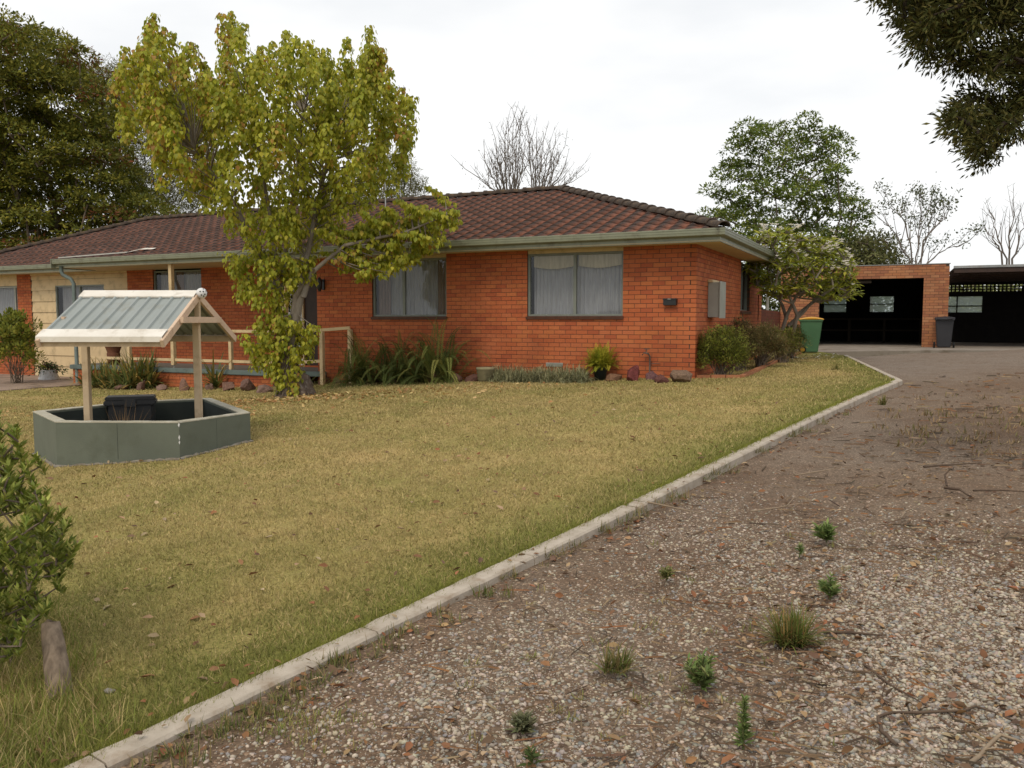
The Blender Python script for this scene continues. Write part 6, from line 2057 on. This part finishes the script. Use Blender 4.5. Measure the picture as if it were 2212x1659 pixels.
L = (.03 + .16 * ng.random(m) ** 2) * (.6 + .07 * d)
W = np.maximum(.005, .0011 * d) * ng.uniform(.6, 1.4, m)
tag(link('twig_litter', np_mesh('twig_litter', *scatter([(-.5, 0, 0), (.5, 0, 0), (.5, 1, 0), (-.5, 1, 0), (0, .1, 1), (0, .95, 1)], [(1, 2, 5, 4), (3, 0, 4, 5)], np.stack([x, d, drop_z(x, d) - .006], 1), frames(ax, np.tile([0, 0, 1.0], (m, 1))), np.stack([W, L, W], 1), pal([(.15, .095, .06), (.22, .145, .085), (.09, .065, .045), (.28, .20, .12), (.22, .11, .05), (.11, .075, .05)], m, ng))), 'dry_leaf'), 'fine twigs and bark shreds strewn over the drive', 'twigs', kind='stuff')
# white frangipani petals under the tree
n = 26
P = np.array([gp(a, b) for a, b in zip(ng.uniform(1690, 1830, n), ng.uniform(766, 778, n))]); P[:, 2] += .02
tag(link('fallen_petals', np_mesh('fallen_petals', *scatter([(0, 0, 0), (.5, .5, .3), (0, 1, .1), (-.5, .5, .3)], LEAF_F, P, frames(rand_dirs(n, ng) * [1, 1, .1], np.tile([0, 0, 1.0], (n, 1))), np.full(n, .07), np.tile([.8, .78, .72], (n, 1)))), 'petal'), 'white fallen petals on the grass by the green bin', 'petals', kind='stuff')

# larger sticks lying on the drive
mat('stick', (.125, .088, .062), (.085, .06, .045), 14, .9, .1, .5, 60)
mat('stick_pale', (.30, .23, .16), (.22, .165, .115), 14, .9, .1, .5, 60)
def stick(label, pts, r0, m='stick', lift=.006, branch=None):
    P = []
    for px, py in pts:
        q = gp(px, py, -DRIVE_DROP + .03); P.append(q + np.array([0, 0, r0 * .5 + lift + random.uniform(0, .012)]))
    e = empty('fallen_stick', tuple(P[0])); tag(e, label, 'stick', 'sticks on the drive')
    Q = []
    for a, b in zip(P[:-1], P[1:]):
        for t in np.linspace(0, 1, 4)[:-1]: Q.append(a + (b - a) * t - P[0] + np.array([random.gauss(0, r0 * .4), random.gauss(0, r0 * .4), 0]))
    Q.append(P[-1] - P[0])
    g = Geo(); g.tube(Q, list(np.linspace(r0, r0 * .45, len(Q))), 7, wob=.12)
    g.build('stem', m, e)
    if branch:
        B = [gp(px, py, -DRIVE_DROP + .03) + np.array([0, 0, .02 + z]) - P[0] for px, py, z in branch]
        g = Geo(); g.tube(B, list(np.linspace(r0 * .7, r0 * .3, len(B))), 6, wob=.1); g.build('side_shoot', m, e)
stick('crooked stick curling at the lower right, hooked at its left end', [(1938, 1620), (1905, 1590), (1895, 1560), (1925, 1545), (2080, 1548), (2105, 1535), (2212, 1572), (2300, 1590)], .0065)
stick('dark straight stick above the crooked one, pointing down to the right', [(1865, 1440), (1930, 1490), (2000, 1535)], .005)
stick('thin pale looping twig in the gravel at the lower right', [(2045, 1432), (2065, 1475), (2050, 1510), (2000, 1520)], .004, 'stick_pale')
stick('short dark stick lying in the gravel towards the right edge', [(2055, 1455), (2105, 1490), (2150, 1520)], .006)
stick('horizontal reddish stick right of the grass tuft', [(1780, 1372), (1860, 1375), (1915, 1382)], .007)
stick('bent stick with a pale bark end in the lowest right corner', [(2090, 1660), (2160, 1600), (2220, 1620)], .008, 'stick_pale')
stick('long stick crossing the kerb at its broken joint', [(1362, 1082), (1420, 1092), (1520, 1116)], .009, 'stick_pale')
stick('thin pale twig below the middle of the drive, forked at its right end', [(1620, 1108), (1680, 1100), (1730, 1092)], .006, 'stick_pale', branch=[(1700, 1098, 0), (1722, 1082, .03)])
stick('pale bent twig with an upturned end in mid drive', [(1715, 1030), (1770, 1022), (1830, 1012)], .007, 'stick_pale', branch=[(1716, 1030, 0), (1710, 1022, .05)])
stick('grey knotty root like stick standing up at the right of the drive', [(2042, 1058), (2075, 1062), (2098, 1078)], .013, 'stick', branch=[(2045, 1056, 0), (2040, 1048, .06), (2052, 1046, .10)])
stick('curled pale vine loop far up the drive', [(1960, 962), (1952, 968), (1970, 975), (2000, 970)], .008, 'stick_pale')
stick('dark bark strip with red brown shreds on the right of the drive', [(1995, 1012), (2040, 1008), (2120, 1005)], .010)
stick('short curved twig near the two small weeds', [(1945, 1125), (1955, 1110), (1990, 1095)], .006, 'stick_pale')
stick('slim dark stick lying across the far right of the drive', [(2100, 1065), (2160, 1064), (2230, 1068)], .008)
stick('dark stick at the right edge above the lower gravel', [(2130, 1295), (2180, 1300), (2240, 1280)], .007)

# weeds in the gravel
rw = random.Random(121)
def weed_spike(label, px, py, h, n, cols, w=.05, shoots=1):
    p = gp(px, py, -DRIVE_DROP + .035)
    e = tree_root('weed', label, p, 'weed', 'weeds in the drive')
    k = p[1] / F_PX; H = h * k
    g = Geo(); g.tube([(0, 0, -.01), (rw.uniform(-.006, .006), 0, H * .5), (rw.uniform(-.01, .01), 0, H * .96)], [.004, .0035, .002], 6); g.build('stem', 'stem_green', e)
    nn = np.random.default_rng(px)
    z = nn.uniform(.02, 1, n) * H; az = nn.uniform(0, 6.283, n)
    ax = np.stack([np.cos(az), np.sin(az), nn.uniform(.1, 1.3, n)], 1)
    L = w * (1.15 - .55 * z / H) * nn.uniform(.7, 1.2, n)
    si = nn.integers(0, shoots, n); sa = si * 2.4; lean = np.where(si == 0, 0, .45) * z
    z = np.where(si == 0, z, z * .7)
    link('leaves', np_mesh('leaves', *scatter([(0, 0, 0), (.13, .45, .03), (0, 1, -.08), (-.13, .45, .03)], LEAF_F, np.stack([lean * np.cos(sa), lean * np.sin(sa), z], 1), frames(ax, np.tile([0, 0, 1.0], (n, 1)) + nn.normal(0, .3, (n, 3))), L, pal(cols, n, nn))), 'leaf_soft', e)
WG = [(.18, .25, .075), (.15, .215, .065), (.23, .28, .09)]
weed_spike('tall narrow green weed in the gravel at the bottom', 1606, 1612, 112, 190, WG, .038)
weed_spike('bushy short weed left of the tall narrow weed', 1516, 1485, 78, 260, WG + [(.2, .2, .08)], .06, 5)
weed_spike('small dark green weed above the grass tuft', 1793, 1292, 50, 150, WG, .055, 4)
weed_spike('leaning bluish green weed in mid drive', 1785, 1168, 40, 170, WG, .08, 5)
weed_spike('tiny weed beside the leaning one', 1727, 1200, 24, 50, WG, .04)
weed_spike('pale flat weed at the lower middle of the gravel', 1130, 1580, 36, 150, [(.17, .18, .09), (.2, .2, .11)], .06, 6)
weed_spike('little broad leaved weed at the bottom edge', 1148, 1655, 34, 26, [(.08, .11, .03)], .05)
weed_spike('low weed on the gravel right of the kerb middle', 1440, 1250, 26, 110, [(.2, .22, .07), (.26, .24, .09)], .05, 6)
p = gp(1708, 1392, -DRIVE_DROP + .03)
e = tree_root('grass_tuft', 'round grass tuft growing in the middle of the gravel', p, 'grass tuft')
link('blades', np_mesh('blades', *tapered_leaf_geo(rw, 420, (0, 0, 0), .055, .17, .0045, 5, .8, [(.13, .16, .035), (.10, .135, .03), (.17, .16, .05), (.26, .17, .06)], .8)), 'grass_blade', e)
for i, (px, py, n, l) in enumerate([(1330, 1450, 120, 'small grass tuft in the lower gravel'), (2290, 1240, 20, 'tuft at the right edge of the drive'), (1905, 875, 60, 'dry tuft beside the kerb corner'), (1805, 800, 40, 'green tuft at the far end of the kerb')]):
    p = gp(px, py, -DRIVE_DROP + .03)
    if i == 1: continue
    e = tree_root('grass_tuft', l, p, 'grass tuft')
    link('blades', np_mesh('blades', *tapered_leaf_geo(rw, n, (0, 0, 0), .05, .10 + .006 * p[1], .005 + .0004 * p[1], 4, .8, [(.13, .15, .04), (.22, .17, .07)], .8)), 'grass_blade', e)
# weedy strip at the foot of the kerb
Vs = []
for i in range(230):
    t = rw.random() ** 1.5
    y = 1.5 + t * 9; x = float(kerb_x(y)) + .15 + abs(rw.gauss(0, .09)) + (.12 * rw.random() if y < 3.4 else 0)
    if y < 3.6 or rw.random() < .35:
        Vs.append(tapered_leaf_geo(rw, 22, (x, y, float(zg(x, y)) - DRIVE_DROP + .005), .05, .075, .004, 3, 1.0, [(.13, .14, .04), (.10, .12, .035), (.24, .18, .08)], .6))
for i in range(110):
    q = gp(rw.gauss(640, 60), rw.gauss(1580, 28), -DRIVE_DROP)
    if q[0] > float(kerb_x(q[1])) + .13:
        Vs.append(tapered_leaf_geo(rw, 14, (q[0], q[1], q[2] + .005), .04, .045, .004, 3, 1.0, [(.22, .22, .06), (.17, .19, .05), (.32, .25, .11)], .5))
for i in range(60):
    q = gp(rw.uniform(1000, 2200), rw.uniform(1130, 1640), -DRIVE_DROP)
    Vs.append(tapered_leaf_geo(rw, 10, (q[0], q[1], q[2] + .015), .03, .04, .004, 3, 1.2, [(.18, .19, .06), (.30, .23, .10)], .4))
for i in range(70):
    q = gp(rw.uniform(1900, 2230), rw.gauss(925, 35), -.05)
    Vs.append(tapered_leaf_geo(rw, 9, (q[0], q[1], q[2] + .015), .10, .09, .012, 3, 1.4, [(.24, .16, .08), (.30, .21, .11), (.17, .15, .06)], .4))
tag(link('kerb_weeds', np_mesh('kerb_weeds', *parts_join(Vs)), 'grass_blade'), 'low weeds growing along the foot of the kerb', 'weeds', kind='stuff')
# dry seedy grass stalks inside the pond wall
e = tree_root('dry_stalks', 'dry straw coloured stalks growing inside the pond wall', (wc[0] - .28, wc[1] + .05, wz + .02), 'plant')
link('blades', np_mesh('blades', *tapered_leaf_geo(rw, 60, (0, 0, 0), .10, .50, .008, 5, .25, [(.30, .19, .10), (.22, .14, .07)], 1.2)), 'grass_blade', e)
# keep every building at thing > part > sub-part: a part with pieces of its own hangs directly under its thing
for o in list(bpy.data.objects):
    p = o.parent
    if p and p.parent and p.parent.parent:
        gp_ = p.parent
        M = gp_.matrix_basis @ p.matrix_basis
        p.parent = gp_.parent
        p.matrix_basis = M
bpy.context.view_layer.update()
